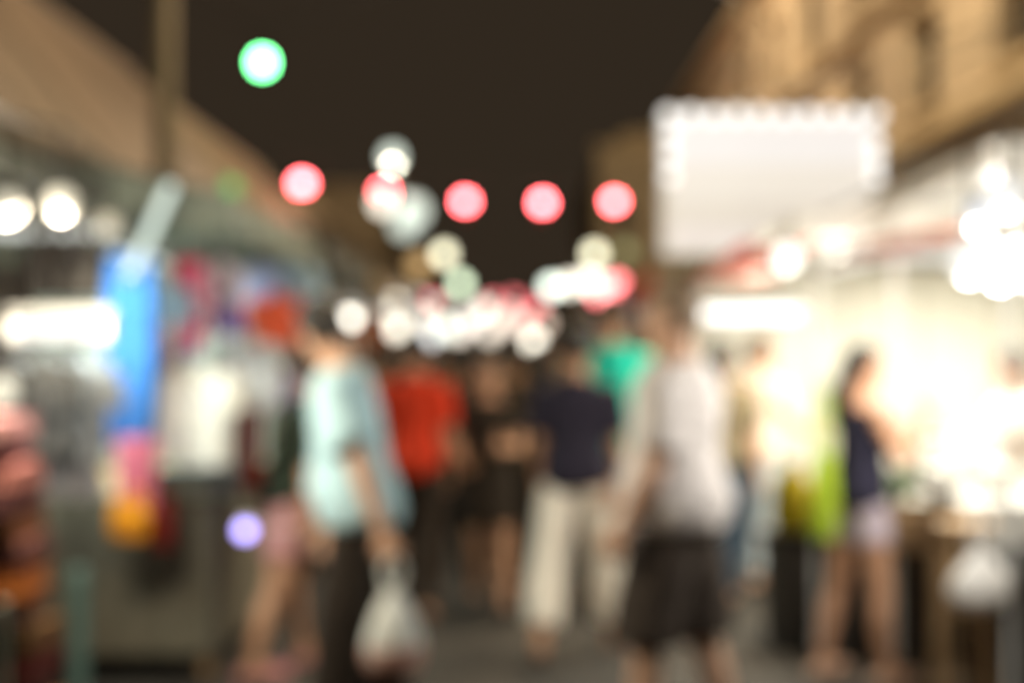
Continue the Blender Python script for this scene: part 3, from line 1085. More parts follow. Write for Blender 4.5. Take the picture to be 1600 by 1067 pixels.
# pair beyond him
person('woman with long black hair in olive top and dark blue trousers', gx(1130, 8.8), 1.62, R(-30), 'tan', 0.92, 1.0,
    top=dict(m=cloth('olive_top', (112, 100, 78)), hem=0.88, sleeve=0.45), bottom=dict(m=cloth('dark_jeans', (44, 58, 72)), len=0.97), hair='long', hipL=8, hipR=-8, kneeR=10, seed=11, vox=0.015)
person('person in pinkish white T-shirt and pale jeans lit by the bright stall', gx(1186, 9.4), 1.66, R(-50), 'pale', 0.95, 1.0,
    top=dict(m=cloth('pink_white', (226, 206, 190)), hem=0.87, sleeve=0.42), bottom=dict(m=cloth('pale_jeans', (168, 176, 180)), len=0.96), hair_m=M_HAIRB, hipL=10, hipR=-8, kneeR=8, shR=20, elR=60, seed=12, vox=0.015)
# woman on the right, hand to her face
E, EJ, EA = person('woman in dark navy sleeveless top and lavender shorts, hand raised to her mouth', gx(1344, 6.7), 1.585, R(-72), 'tan', 0.90, 1.08,
    top=dict(m=cloth('dark_navy_top', (44, 42, 58)), hem=0.875, sleeve=0.0, neck=1.39, off=0.016, flare=0.03), bottom=dict(m=cloth('lavender', (188, 174, 184)), len=0.25, loose=0.02, flat=0.07),
    hair='long', shoe_m=cloth('pale_shoe', (200, 170, 150)), head_pitch=12, shR=20, elR=128, sabR=14, finR=8, shL=16, elL=100, hipR=6, kneeR=2, hipL=-7, kneeL=6, abL=3, abR=4, curlR=.9, seed=13, vox=0.012)
# stall keeper at the right edge
person('black haired stall keeper in white shirt behind the right table', gx(1612, 7.6), 1.58, R(98), 'tan', 1.0, 1.0,
    top=dict(m=cloth('keeper_white', (225, 222, 212)), hem=0.89, sleeve=0.42), bottom=dict(m=cloth('dark_brown', (48, 38, 30)), len=0.97), shL=30, elL=45, shR=32, elR=45, lean=8, head_pitch=14, seed=14, vox=0.016)
# the far crowd
crowd = [
    (640, 13.0, 1.60, 5, 'far person in dark brown shirt left of the street middle', (52, 40, 30), (40, 34, 28)),
    (722, 12.2, 1.66, -8, 'far person in black shirt behind the black dress, left side', (34, 28, 24), (36, 32, 28)),
    (790, 12.8, 1.62, 178, 'far person in dark maroon shirt coming down the street middle', (64, 34, 28), (36, 32, 28)),
    (848, 14.5, 1.65, 170, 'far person in dark grey shirt right of the street middle', (58, 54, 48), (36, 30, 26)),
    (874, 11.5, 1.58, 184, 'far person in dull brown shirt half hidden by the navy T-shirt man', (84, 60, 38), (40, 34, 28)),
    (752, 17.0, 1.66, 2, 'small far person in rust shirt in the street middle', (120, 62, 38), (40, 34, 28)),
    (690, 16.0, 1.60, 182, 'small far person in cream shirt behind the person in red', (160, 140, 112), (44, 38, 30)),
    (812, 19.0, 1.68, -4, 'tiny far person in black shirt under the low white lamp', (36, 30, 26), (40, 34, 28)),
    (745, 10.6, 1.58, 6, 'person in dark umber shirt walking away behind the black dress', (50, 38, 28), (40, 34, 28)),
    (800, 9.6, 1.60, -6, 'person in black brown shirt left of the tan shirt', (40, 32, 25), (38, 32, 27)),
    (842, 9.0, 1.60, 4, 'person in dark olive brown shirt left of the navy T-shirt man', (60, 48, 32), (40, 34, 28)),
    (690, 11.0, 1.62, 176, 'person in dark chestnut shirt coming past the person in red', (66, 44, 32), (36, 30, 26)),
    (590, 9.4, 1.60, 30, 'person in dark brown top half hidden behind the light blue shirt', (54, 40, 32), (40, 34, 28)),
]
for i, (u, d, H, a, lab, tc, bc) in enumerate(crowd):
    person(lab, gx(u, d), H, R(a), 'brown' if i % 2 else 'tan', 0.95 + 0.03 * (i % 4), 1.0, top=dict(m=cloth('crowd_%d' % i, tc), hem=0.88, sleeve=0.42),
           bottom=dict(m=cloth('crowd_bottom_%d' % i, bc), len=0.97), hair='long' if i % 3 == 1 else 'short', hipL=10 * (-1) ** i, kneeL=6, hipR=-10 * (-1) ** i, kneeR=6,
           shL=8, elL=18 + 8 * (i % 3), shR=-4, elR=14, seed=20 + i, vox=0.022, group='people in the far crowd')


# ---------------------------------------------------------------- carried things
def plastic_bag(label, top_pt, w_, h_, m, rz=0, name='plastic_bag', contents=None):
    r = empty(name, label, 'bag', Vector(top_pt) - Vector((0, 0, h_ + 0.10)), rz)
    rings = []
    for i in range(15):
        q = i / 14
        prof = math.sin(PI * min(1, q * 0.62 + 0.16)) ** 0.7 if q < 0.7 else 0.55 * (1 - q) / 0.3 + 0.22
        prof = [0.52, .80, .94, 1.0, 1.0, .98, .94, .88, .80, .70, .58, .46, .34, .24, .16][i]
        ring = []
        for k in range(22):
            a = 2 * PI * k / 22
            f_ = 1 + (0.05 + 0.10 * q) * math.sin(5 * a + i * 0.35) + 0.04 * noise.noise(Vector((math.cos(a) * 2, math.sin(a) * 2, q * 4)))
            ring.append(Vector((w_ / 2 * prof * f_ * math.cos(a), w_ * 0.36 * prof * f_ * math.sin(a), h_ * q)))
        rings.append(ring)
    MB().loft(rings).build('sack', m, r)
    for s in (-1, 1):
        MB().tube([(s * 0.02, 0, h_ * 0.97), (s * 0.035, 0, h_ + 0.05), (0.0, 0, h_ + 0.105)], [.014, .010, .008], 8).build('handle', m, r)
    if contents:
        MB().sphere((-.03, 0.0, h_ * 0.20), w_ * 0.40, 14, 10, sy=0.78, sz=0.62).sphere((.05, 0.0, h_ * 0.16), w_ * 0.36, 14, 10, sy=0.8, sz=0.6).build('contents', contents, r)
    return r


hw = wpt(A, AA['L'][2] + (AA['L'][2] - AA['L'][1]).normalized() * 0.10)
film = mat('bag_film', (0.80, 0.85, 0.83), rough=0.35, var=0.08, scale=10, bump=0.3, bscale=30)
bag = plastic_bag('white plastic carrier bag hanging from the hand of the light blue shirt man', hw + Vector((0.0, 0, 0.03)), 0.20, 0.31, film, 0.3)
MB().lathe([(0.02, 0), (0.078, 0.01), (0.099, 0.04), (0.104, 0.085), (0.101, 0.10)], n=22, sy=0.76).build('contents', mat('pink_goods', (0.62, 0.36, 0.30), rough=0.5, var=0.2), bag, loc=(0.0, 0.0, -0.004))


def tote(label, p, w_, h_, dpt, m, rz, strap, name='tote_bag'):
    """soft cloth bag; p = middle of its top edge"""
    r = empty(name, label, 'bag', Vector(p) - Vector((0, 0, h_)), rz)
    rings = []
    for i in range(11):
        q = i / 10
        bw = w_ / 2 * (0.90 + 0.12 * math.sin(PI * q) - 0.06 * q)
        bd = dpt / 2 * (0.75 + 0.45 * math.sin(PI * min(1, q + .12)) - 0.35 * q)
        rings.append([Vector((math.copysign(abs(math.cos(a)) ** 0.55, math.cos(a)) * bw, math.copysign(abs(math.sin(a)) ** 0.55, math.sin(a)) * bd * (1 + .08 * math.sin(3 * a + i)), h_ * q)) for a in [2 * PI * k / 24 for k in range(24)]])
    MB().loft(rings).build('bag_body', m, r)
    for s in (-1, 1):
        pts = [Vector((s * 0 - w_ * .3, s * dpt * .2, h_ - .01)), Vector((-w_ * .22, s * dpt * .2, h_ + strap * .6)), Vector((0, s * .012, h_ + strap)), Vector((w_ * .22, s * dpt * .2, h_ + strap * .6)), Vector((w_ * .3, s * dpt * .2, h_ - .01))]
        MB().tube(pts, [(.007, .004)] * 5, 8).build('strap', m, r)
    return r


lime = cloth('lime', (158, 182, 48))
# shoulder bag behind the woman on the right
el = wpt(E, EA['L'][1])
tote('lime green shoulder bag hanging behind the woman in navy top', (at(1287, 705, 6.62)), 0.105, 0.40, 0.12, lime, R(15), 0.34)
# violet toy light in the hand of the person at the clothes stall
hb = at(383, 828, 6.55)
toy = empty('toy_light', 'round violet glowing toy light dangling in front of the pink shorts', 'toy', hb)
MB().sphere((0, 0, 0), 0.034, 16, 12).build('globe', glow('violet', (0.46, 0.38, 1.0), 6.5), toy)
MB().lathe([(.018, .03), (.018, .05), (.008, .056)], n=12).build('cap', M_WHITEP, toy)
hbw = wpt(B, BA['R'][2])
MB().tube([(0, 0, .05), tuple((Vector((hbw.x, hbw.y, hbw.z)) - hb) * 0.5 + Vector((0, 0, -.02))), tuple(Vector(hbw) - hb - Vector((0, 0, 0.04)))], 0.004, 6).build('cord', M_WHITEP, toy)


# ---------------------------------------------------------------- stalls
def stall(label, x0, x1, y0, y1, zc, cm, table=None, table_m=None, rise=0.35, front=1, cloth_drop=0.18, post_m=None, lab_group=None, table_w=0.7, nposts=4):
    """market stall: posts, rails, pitched canopy with hanging edge, table. front = street side (+1 faces +X)"""
    r = empty('market_stall', label, 'stall', ((x0 + x1) / 2, (y0 + y1) / 2, 0), 0, lab_group)
    cx, cy = (x0 + x1) / 2, (y0 + y1) / 2
    hw_, hl = (x1 - x0) / 2, (y1 - y0) / 2
    for sx in (-1, 1):
        for sy in (-1, 1):
            MB().tube([(sx * hw_ * .96, sy * hl * .97, 0.005), (sx * hw_ * .96, sy * hl * .97, zc)], 0.013, 10).build('post', post_m or M_DARKMETAL, r)
    for sy in (-1, 1):
        MB().tube([(-hw_ * .96, sy * hl * .97, zc - .02), (hw_ * .96, sy * hl * .97, zc - .02)], 0.016, 8).build('rail', M_METAL, r)
    for sx in (-1, 1):
        MB().tube([(sx * hw_ * .96, -hl * .97, zc - .05), (sx * hw_ * .96, hl * .97, zc - .05)], 0.016, 8).build('rail', M_METAL, r)

    def fn(s, t):
        x = (s * 2 - 1) * hw_ * 1.06
        y = (t * 2 - 1) * hl * 1.02
        z = zc + 0.03 + rise * (1 - abs(s * 2 - 1)) - 0.05 * math.sin(PI * abs((t * 4) % 1)) * (0.4 + abs(s * 2 - 1) * .6) * .6
        return (x, y, z)
    can = MB().sheet(fn, 16, 24, 0.006).build('canopy', cm, r)
    for sx in (-1, 1):
        MB().sheet(lambda s, t, sx=sx: (sx * (hw_ * 1.06 + .004 + .01 * math.sin(s * 40)), (s * 2 - 1) * hl * 1.02, zc + 0.02 - t * (cloth_drop * (0.75 + .25 * abs(math.sin(s * 18))))), 48, 3, 0.004).build('valance', cm, r)
    for sy in (-1, 1):
        MB().sheet(lambda s, t, sy=sy: ((s * 2 - 1) * hw_ * 1.05, sy * (hl * 1.02 + .006), zc + 0.03 + rise * (1 - abs(s * 2 - 1)) * (1 - t) - t * cloth_drop), 16, 3, 0.004).build('end_flap', cm, r)
    if table:
        tx = front * (hw_ - table_w / 2 - 0.06)
        MB().box((tx, 0, table - .02), (table_w, hl * 1.8, .04)).build('table_top', M_WOOD, r, smooth=False)
        for sx in (-1, 1):
            for sy in (-1, 1):
                MB().box((tx + sx * (table_w / 2 - .05), sy * hl * .85, (table - .04) / 2 + .003), (.045, .045, table - .046)).build('table_leg', M_WOOD, r, smooth=False)
        if table_m:
            def sk(s, t):
                # cloth skirt round the table
                per = s * 4
                e = int(min(3, per))
                q = per - e
                c4 = [(-1, -1), (1, -1), (1, 1), (-1, 1), (-1, -1)]
                a, b = c4[e], c4[e + 1]
                px_ = a[0] + (b[0] - a[0]) * q
                py_ = a[1] + (b[1] - a[1]) * q
                fold = .012 * math.sin(s * 130) * t
                return (tx + px_ * (table_w / 2 + .015 + fold), py_ * (hl * .9 + .015 + fold), table + .004 - t * (table - .12))
            tcv = MB().sheet(sk, 160, 6, .004)
            tcv.build('table_skirt', table_m, r)
    return r


canvas_g = mat('pale_green_canvas', (0.27, 0.31, 0.265), rough=0.8, var=0.12, scale=3, bump=0.3)
canvas_d = mat('dark_grey_canvas', (0.12, 0.125, 0.11), rough=0.8, var=0.2, scale=3, bump=0.3)
canvas_w = mat('white_canvas', (0.72, 0.69, 0.62), rough=0.8, var=0.1, scale=3, bump=0.3)
canvas_r = mat('red_orange_canvas', (0.62, 0.10, 0.05), rough=0.8, var=0.15, scale=3, bump=0.3)
canvas_b = mat('blue_canvas', (0.12, 0.26, 0.52), rough=0.8, var=0.15, scale=3, bump=0.3)
canvas_t = mat('tan_canvas', (0.42, 0.36, 0.25), rough=0.8, var=0.15, scale=3, bump=0.3)

cool = (0.88, 1.0, 0.92)
coolm = glow('cool_tube', (0.96, 1.0, 0.93), 1.15)
warmm = glow('warm_globe', (1.0, 0.92, 0.70), 0.95)
whitem = glow('white_tube', (1.0, 0.97, 0.88), 1.2)

# left: near stall (dark), clothes stall behind it
stall('near left stall with dark green canopy holding bags and folded textiles', -3.2, -1.88, 3.7, 6.3, 2.27, mat('dark_green_canvas', (0.055, 0.062, 0.052), rough=0.8, var=0.2, scale=3, bump=0.3), None, None, rise=0.16, cloth_drop=0.10)
stall('clothes stall with pale green canopy and hanging garments on the left', -3.1, -1.35, 6.6, 9.3, 2.25, canvas_g, 0.86, cloth('grey_skirt', (110, 103, 88)), rise=0.2, table_w=1.1)
stall('stall with dark grey canopy beyond the clothes stall', -3.1, -1.3, 9.7, 12.6, 2.28, canvas_d, 0.75, cloth('dark_skirt', (50, 48, 44)), rise=0.35)

nt_ = tube_lamp('fluorescent_lamp', 'short white fluorescent lamp above the grey shirts on the left', at(95, 517, 5.0), 0.29, 0, glow('near_tube', (1.0, 0.98, 0.9), 1.2), 0, (1, 0.97, 0.9), 0.032, drop=0.5)
lamp_light('tube_light', 'POINT', (0.03, -.34, -.06), 17, (1, .97, .88), nt_, .05)
for u, v, d, r_, wd, L in ((95, 316, 4.5, 0.045, 'largest warm globe lamp over the black bags', 70), (12, 322, 4.3, 0.042, 'warm globe lamp at the left picture edge above the bags', 62), (168, 350, 5.4, 0.034, 'small dim warm lamp right of the black bags', 0)):
    globe_lamp('warm_lamp', wd, at(u, v, d), r_, warmm if u < 150 else glow('warm_dim', (1.0, 0.88, 0.62), 0.8), 2.26 - at(u, v, d).z - r_ * 1.4, 'warm lamps of the near left stall', L, (1, 0.85, 0.62))
cable('black cable carrying the warm globe lamps at the left edge', [(-1.45, 2.6, 2.30), (at(12, 322, 4.3).x, 4.3, 2.26), (at(95, 316, 4.5).x, 4.5, 2.26), (at(168, 350, 5.4).x, 5.4, 2.26), (-1.42, 6.7, 2.3)], 0.0, .008)
ta, tb_ = at(268, 290, 6.35), at(204, 428, 6.2)
tl = empty('fluorescent_lamp', 'greenish white fluorescent lamp leaning beside the sky blue dress', 'lamp', tb_)
MB().tube([(0, 0, 0), tuple(ta - tb_)], 0.022, 14).build('tube', glow('leaning_tube', (0.86, 1.0, 0.88), 1.25), tl)
dv = (ta - tb_).normalized()
MB().tube([tuple(-dv * .04), tuple(-dv * .001)], .027, 12).build('end_cap', M_DARKMETAL, tl)
MB().tube([tuple(ta - tb_ + dv * .001), tuple(ta - tb_ + dv * .04)], .027, 12).build('end_cap', M_DARKMETAL, tl)
MB().tube([tuple(ta - tb_ + dv * .04), tuple(ta - tb_ + Vector((0, .1, .16)))], .005, 6).build('hanger', M_WIRE, tl)
tube_lamp('fluorescent_lamp', 'long fluorescent lamp under the clothes stall canopy', (-2.1, 8.0, 2.08), 1.15, R(90), coolm, 75, cool, 0.018, drop=0.15)
tube_lamp('fluorescent_lamp', 'second fluorescent lamp, added in front of the clothes stall to light its garments', (-1.98, 6.02, 2.06), 0.6, 0, coolm, 42, cool, 0.018, drop=0.18, up=0)  # added lamp, lights the side of the garments facing the camera
tube_lamp('fluorescent_lamp', 'white fluorescent lamp on the stall beside the head of the light blue shirt man', at(548, 497, 11.5), 0.11, 0, glow('mid_tube', W, 6.0), 30, cool, 0.05, drop=0.4)
globe_lamp('green_lamp', 'small dim green lamp under the clothes stall canopy', at(362, 292, 9.2), 0.05, glow('green_dim', (0.22, 0.75, 0.2), 0.9), 0.1)


def hanger(root, wd, z):
    MB().tube([(-wd / 2, 0, z - .075), (0, 0, z), (wd / 2, 0, z - .075)], .006, 6).tube([(0, 0, z), (0, 0, z + .05), (.018, 0, z + .075), (0.0, 0, z + .095)], .003, 6).build('hanger', M_BLACKP, root)


def garment(label, p, wd, h, m, kind='shirt', rz=0.0, seed=0.0, group='garments hanging in the left stalls', name=None, cat='garment'):
    """garment on a hanger; p = shoulder-line middle"""
    r = empty(name or {'shirt': 'hanging_shirt', 'dress': 'hanging_dress', 'cloth': 'hanging_cloth', 'bag': 'hanging_bag'}[kind], label, cat, p, rz, group)
    rings = []
    N = 16
    for i in range(N + 1):
        q = i / N
        if kind == 'shirt':
            k = min(1, .35 + q * 5.5) if q < .12 else 1.0 - .05 * math.sin(q * 3)
        elif kind == 'dress':
            k = (min(1, .35 + q * 6) if q < .1 else (.95 - .7 * (q - .1) if q < .38 else .75 + .55 * (q - .38)))
        else:
            k = .9 + .08 * math.sin(q * 5 + seed)
        ring = []
        for j in range(28):
            a = 2 * PI * j / 28
            f_ = 1 + (.10 + .35 * q) * .35 * math.sin(4 * a + seed * 2 + q * 1.5)
            th = .030 + .035 * q
            ring.append(Vector((math.cos(a) * wd / 2 * k, math.sin(a) * th * f_ + .012 * math.sin(math.cos(a) * 9 + seed * 3 + q) * (.4 + q), -.055 * abs(math.cos(a)) * (1 - q) * (kind != 'cloth') - h * q)))
        rings.append(ring)
    MB().loft(rings[::-1]).build('fabric', m, r)
    if kind == 'shirt':
        for s in (-1, 1):
            MB().tube([(s * wd * .36, 0, -.05), (s * wd * .52, 0, -.10), (s * wd * .66, 0.01, -.23)], [(.03, .055), (.035, .075), (.028, .085)], 14).build('sleeve', m, r)
    hanger(r, wd * .8, .03)
    return r


# near left stall: black bags, grey shirts, folded cloth
for k, (u, v, d, ww, hh, wd) in enumerate(((60, 378, 5.6, .13, .23, 'leftmost of three'), (100, 372, 5.75, .14, .25, 'middle one of three'), (140, 380, 5.6, .12, .22, 'rightmost of three'))):
    tote(f'black bag hanging under the warm lamps, {wd}', at(u, v, d), ww, hh, 0.1, mat('black_leather', (0.022, 0.019, 0.018), rough=0.45, var=0.3), R(10 * k - 8), 0.07, 'hanging_bag')['group'] = 'black bags on the near left stall'
gs = cloth('grey_shirt', (136, 138, 138))
garment('grey shirt hanging under the short white lamp, left one', at(75, 545, 5.85), .24, .42, gs, 'shirt', R(8), 1)
garment('pale grey shirt hanging under the short white lamp, right one', at(128, 552, 6.0), .24, .46, cloth('pale_grey', (162, 164, 166)), 'shirt', R(-12), 2)
garment('grey cloth hanging low below the grey shirts', at(118, 680, 6.05), .26, .26, cloth('mid_grey', (150, 148, 152)), 'cloth', R(5), 3)
garment('dark brown jacket hanging at the back of the near left stall', at(40, 540, 6.2), .34, .62, cloth('dark_jacket', (58, 50, 46)), 'shirt', R(20), 4)
garment('long sky blue dress hanging on the stall corner', at(203, 398, 6.45), .26, .86, cloth('sky_blue', (62, 116, 184)), 'cloth', R(-6), 5)
garment('pale blue shirt hanging beside the long sky blue dress', at(252, 430, 6.9), .22, .62, cloth('pale_blue', (170, 198, 220)), 'shirt', R(12), 6)
garment('pink dress hanging low below the sky blue one', at(214, 684, 6.3), .185, .33, cloth('pink', (214, 116, 136)), 'cloth', R(8), 7)
tote('orange yellow bag hanging under the pink dress', at(203, 782, 6.2), .17, .16, .1, cloth('orange', (216, 140, 30)), R(5), .05, 'hanging_bag')
tote('dark red bag beside the orange yellow bag', at(248, 775, 6.35), .12, .22, .09, cloth('dark_red', (120, 34, 28)), R(-15), .05, 'hanging_bag')
# clothes stall
cl = [
    ('magenta dress hanging in the clothes stall', 295, 408, 7.0, .15, .42, (226, 60, 110), 'cloth'),
    ('purple cloth hanging below the magenta dress', 297, 530, 7.05, .10, .10, (120, 90, 180), 'cloth'),
    ('white dress hanging right of the magenta one', 352, 402, 7.4, .24, .42, (222, 214, 222), 'dress'),
    ('purple top hanging below the white dress', 362, 480, 7.2, .11, .13, (120, 100, 190), 'cloth'),
    ('bright orange red shirt hanging in the clothes stall', 430, 455, 8.0, .26, .30, (226, 96, 62), 'shirt'),
    ('light blue shirt hanging high in the clothes stall', 448, 405, 8.8, .34, .26, (164, 190, 206), 'shirt'),
    ('lavender shirt hanging high beside the light blue one', 405, 408, 8.7, .24, .24, (160, 166, 206), 'shirt'),
    ('long white shirt in front of the clothes stall, left one', 285, 560, 6.7, .25, .42, (224, 220, 216), 'shirt'),
    ('long white shirt in front of the clothes stall, right one', 352, 575, 6.9, .25, .46, (226, 224, 214), 'shirt'),
    ('pale blue white shirt hanging at the stall middle', 385, 525, 7.3, .26, .38, (196, 206, 214), 'shirt'),
    ('lilac patterned top hanging behind the person in dark green', 425, 570, 7.6, .20, .28, (150, 146, 182), 'shirt'),
    ('tan top hanging beside the lilac one', 462, 585, 7.8, .16, .26, (178, 148, 118), 'shirt'),
    ('pale pink cloth hanging beside the pale blue shirt', 255, 510, 6.75, .14, .2, (226, 190, 196), 'cloth'),
    ('wide white blouse hanging low at the near end of the clothes stall', 258, 585, 6.62, .30, .38, (232, 228, 224), 'shirt'),
    ('wide cream blouse hanging low in the middle of the clothes stall', 322, 565, 6.64, .26, .48, (234, 230, 220), 'shirt'),
    ('wide bluish white blouse hanging low beside the maroon cloth', 378, 560, 6.85, .24, .44, (220, 226, 232), 'shirt'),
    ('short pink top hanging between the magenta and white dresses', 322, 420, 6.9, .10, .24, (228, 168, 190), 'cloth'),
    ('maroon cloth hanging at the stall front', 392, 640, 6.75, .11, .36, (116, 40, 32), 'cloth'),
    ('mint white top hanging by the person in dark green', 437, 640, 7.3, .14, .26, (200, 212, 196), 'cloth'),
]
for k, (lab, u, v, d, ww, hh, col, kd) in enumerate(cl):
    garment(lab, at(u, v, d), ww, hh, cloth('g_%d' % k, col), kd, R(random.uniform(-18, 18)), k * 1.3)
rail = tag(MB().tube([at(240, 395, 6.9), at(330, 388, 7.2)], .012, 8).tube([at(330, 388, 7.2), at(480, 392, 8.8)], .012, 8).build('clothes_rail', M_METAL), 'metal rail carrying the garments of the clothes stall', 'rail')
wp = empty('back_sheet', 'white sheet hung as back wall of the clothes stall', 'sheet', (-2.6, 8.6, 0.75))
MB().sheet(lambda s, t: (-0.45 + 1.55 * s, .5 + .03 * math.sin(s * 22), 1.35 * t), 60, 4, .004).build('sheet_cloth', cloth('white_sheet', (196, 206, 198)), wp)
st = empty('fabric_pile', 'low pile of pale folded cloth on the clothes stall table', 'fabric', at(312, 770, 7.0))
for k in range(3):
    MB().box((0, 0, .02 + .045 * k), (.42 - .03 * k, .3, .04)).build('folded_cloth', cloth('pile_%d' % k, ((150, 164, 158), (176, 182, 176), (140, 150, 150))[k]), st, smooth=False)


def folded(label, p, sx, sy, h, m, rz, group):
    """one folded textile, with rounded fold edge and uneven layers"""
    r = empty('folded_textile', label, 'textile', p, rz, group)
    for k in range(3):
        hh = h / 3
        rings = []
        for i in range(7):
            x = -sx / 2 + sx * i / 6
            ring = []
            for j in range(14):
                a = 2 * PI * j / 14
                y = math.copysign(abs(math.cos(a)) ** .4, math.cos(a)) * (sy / 2 - .008 * k)
                z = math.copysign(abs(math.sin(a)) ** .6, math.sin(a)) * hh * .53
                ring.append(Vector((x + .006 * math.sin(k * 3 + j), y + .004 * noise.noise(Vector((x * 9, k * 4, 0))), hh * (k + .5) + z + .004 * noise.noise(Vector((x * 11, y * 11, k))))))
            rings.append(ring)
        MB().loft(rings).build('layer', m, r)
    return r


fold_cols = [
    ((96, 40, 40), (130, 70, 50), 'dark maroon'), ((176, 128, 60), (120, 62, 46), 'mustard striped'), ((60, 36, 36), (84, 44, 42), 'near black red'),
    ((126, 50, 44), (90, 44, 44), 'brick red'), ((150, 112, 66), (92, 60, 46), 'ochre brown'), ((70, 50, 46), (100, 64, 52), 'dull brown'),
    ((222, 128, 56), (200, 104, 50), 'bright orange'), ((84, 50, 54), (120, 70, 60), 'plum brown'), ((186, 128, 76), (140, 76, 60), 'amber'), ((92, 56, 60), (128, 76, 72), 'dark mauve'),
    ((200, 130, 120), (170, 100, 96), 'salmon'), ((110, 56, 64), (84, 44, 54), 'raspberry'), ((200, 150, 146), (164, 104, 108), 'dusty pink')]
z = 0.26
bx = at(28, 800, 4.6)
hs = [.085, .075, .085, .09, .075, .08, .10, .08, .08, .075, .08, .07, .075]
order = ['lowest', 'second', 'third', 'fourth', 'fifth', 'sixth', 'seventh', 'eighth', 'ninth', 'tenth', 'eleventh', 'twelfth', 'topmost']
rk = empty('display_rack', 'low wooden rack under the stack of folded textiles at lower left', 'rack', (bx.x, 4.6, 0))
MB().box((0, 0, .235), (.42, .42, .03)).build('shelf', M_WOOD, rk, smooth=False)
for sx in (-1, 1):
    for sy in (-1, 1):
        MB().box((sx * .18, sy * .18, .112), (.035, .035, .21)).build('leg', M_WOOD, rk, smooth=False)
for k, (c1, c2, nm) in enumerate(fold_cols):
    folded(f'{nm} folded textile, {order[k]} in the stack at the left edge', (bx.x - .03 + .02 * math.sin(k * 2.1) - 0.006 * k, 4.6 + .015 * math.cos(k * 1.7), z), .30 - .006 * k, .30, hs[k], stripes('fold_%d' % k, [int(q * .8 + 14) for q in c1], [int(q * .8 + 12) for q in c2], 9 + (k % 3) * 4), R(6 * math.sin(k * 1.3)), 'folded textiles stacked at the left edge')
    z += hs[k] + .003
globe_lamp('cream_lamp', 'cream globe lamp at the left picture edge above the folded textiles', at(2, 612, 4.9), .05, glow('cream', (1.0, 0.95, 0.72), 0.75), .6)
pt = empty('bollard', 'slim teal post on the road right of the folded textiles', 'post', at(122, 550, 5.6))
pt.location.z = 0
MB().lathe([(.055, .003), (.055, .05), (.036, .06), (.036, .66), (.04, .67), (.03, .70), (.005, .705)], n=16).build('post', mat('teal_paint', (0.10, 0.17, 0.155), rough=0.5, var=0.2), pt)
wpst = empty('white_post', 'pale upright post cut by the lower left picture edge', 'post', (at(0, 550, 4.25).x, 4.25, 0))
MB().lathe([(.05, .003), (.05, .03), (.02, .04), (.02, .80), (.005, .805)], n=12).build('post', mat('pale_paint', (0.34, 0.38, 0.31), rough=0.5, var=0.15), wpst)


# ---------------------------------------------------------------- right side: the bright stall and the lit sign
rs = stall('brightly lit stall with white back panels and canopy on the right', 1.55, 3.75, 7.4, 10.4, 2.22, canvas_w, None, None, rise=0.2, front=-1, cloth_drop=.1, post_m=M_WHITEP)
for k in range(5):        # white back panels facing the camera end of the stall
    pn = MB().box((-1.06 + .53 * k, 1.25, 1.22), (.515, .025, 1.84)).build('back_panel', M_WHITEPAN, rs, smooth=False)
for k in range(5):
    MB().box((.98, -1.2 + .56 * k, 1.22), (.025, .545, 1.84)).build('side_panel', M_WHITEPAN, rs, smooth=False)
warmw = (1.0, 0.95, 0.78)
tube_lamp('fluorescent_lamp', 'long bright fluorescent lamp ending beside the head of the big man in white', at(1165, 490, 8.3), 0.60, 0, glow('tube_r1', (1, .98, .93), 2.4), 28, warmw, 0.035, drop=.25)
tube_lamp('fluorescent_lamp', 'fluorescent lamp inside the bright stall, nearest the street', (2.05, 8.6, 2.08), 1.2, R(90), whitem, 66, warmw, 0.018, drop=.15)
tube_lamp('fluorescent_lamp', 'fluorescent lamp inside the bright stall, deep by the side panels', (2.95, 8.6, 2.08), 1.2, R(90), whitem, 66, warmw, 0.018, drop=.15)
tube_lamp('fluorescent_lamp', 'fluorescent lamp across the front of the bright stall', (2.4, 7.6, 2.06), 1.4, 0, whitem, 66, warmw, 0.018, drop=.15)

for k in range(4):
    MB().box((-.74 + .5 * k, -1.5, .37), (.495, .36, .73)).build('counter_front', mat('dark_counter', (.04, .034, .028), rough=.6, var=.3), rs, smooth=False)
MB().box((0.01, -1.5, .755), (2.08, .44, .035)).build('counter_top', M_WHITEPAN, rs, smooth=False)

# near right table stall
ns = stall('near right food stall with white canopy above the white table', 1.9, 3.7, 5.5, 7.2, 2.32, canvas_w, None, rise=.18, front=-1, cloth_drop=.1, post_m=M_WHITEP)
for u, v, d, r_, wd, L in ((1572, 305, 4.6, .058, 'highest of the white globe lamps at the right edge', 21), (1528, 335, 6.0, .060, 'bluish white globe lamp left of the highest one at the right edge', 60),
                          (1515, 408, 4.9, .062, 'white globe lamp low at the right edge, left one', 21), (1562, 415, 5.9, .080, 'white globe lamp low at the right edge, middle one', 60), (1605, 410, 4.5, .062, 'white globe lamp low at the right edge, cut by the edge', 21)):
    p = at(u, v, d)
    globe_lamp('white_lamp', wd, p, r_, glow('right_globe' if u != 1528 else 'right_globe_blue', (1, .99, .95) if u != 1528 else (.88, .92, 1), 1.0), 2.3 - p.z - r_ * 1.4, 'white lamps of the near right stall', L, (1, .95, .86))
cable('black cable carrying the white globe lamps at the right edge', [(1.62, 2.6, 2.32), (1.60, 4.6, 2.30), (1.62, 7.45, 2.26)], 0.0, .008)
globe_lamp('white_lamp', 'white globe lamp hanging under the lower edge of the lit sign', at(1230, 402, 7.8), .06, glow('under_sign', (1, 1, .95), 2.4), .14, None, 12, warmw)

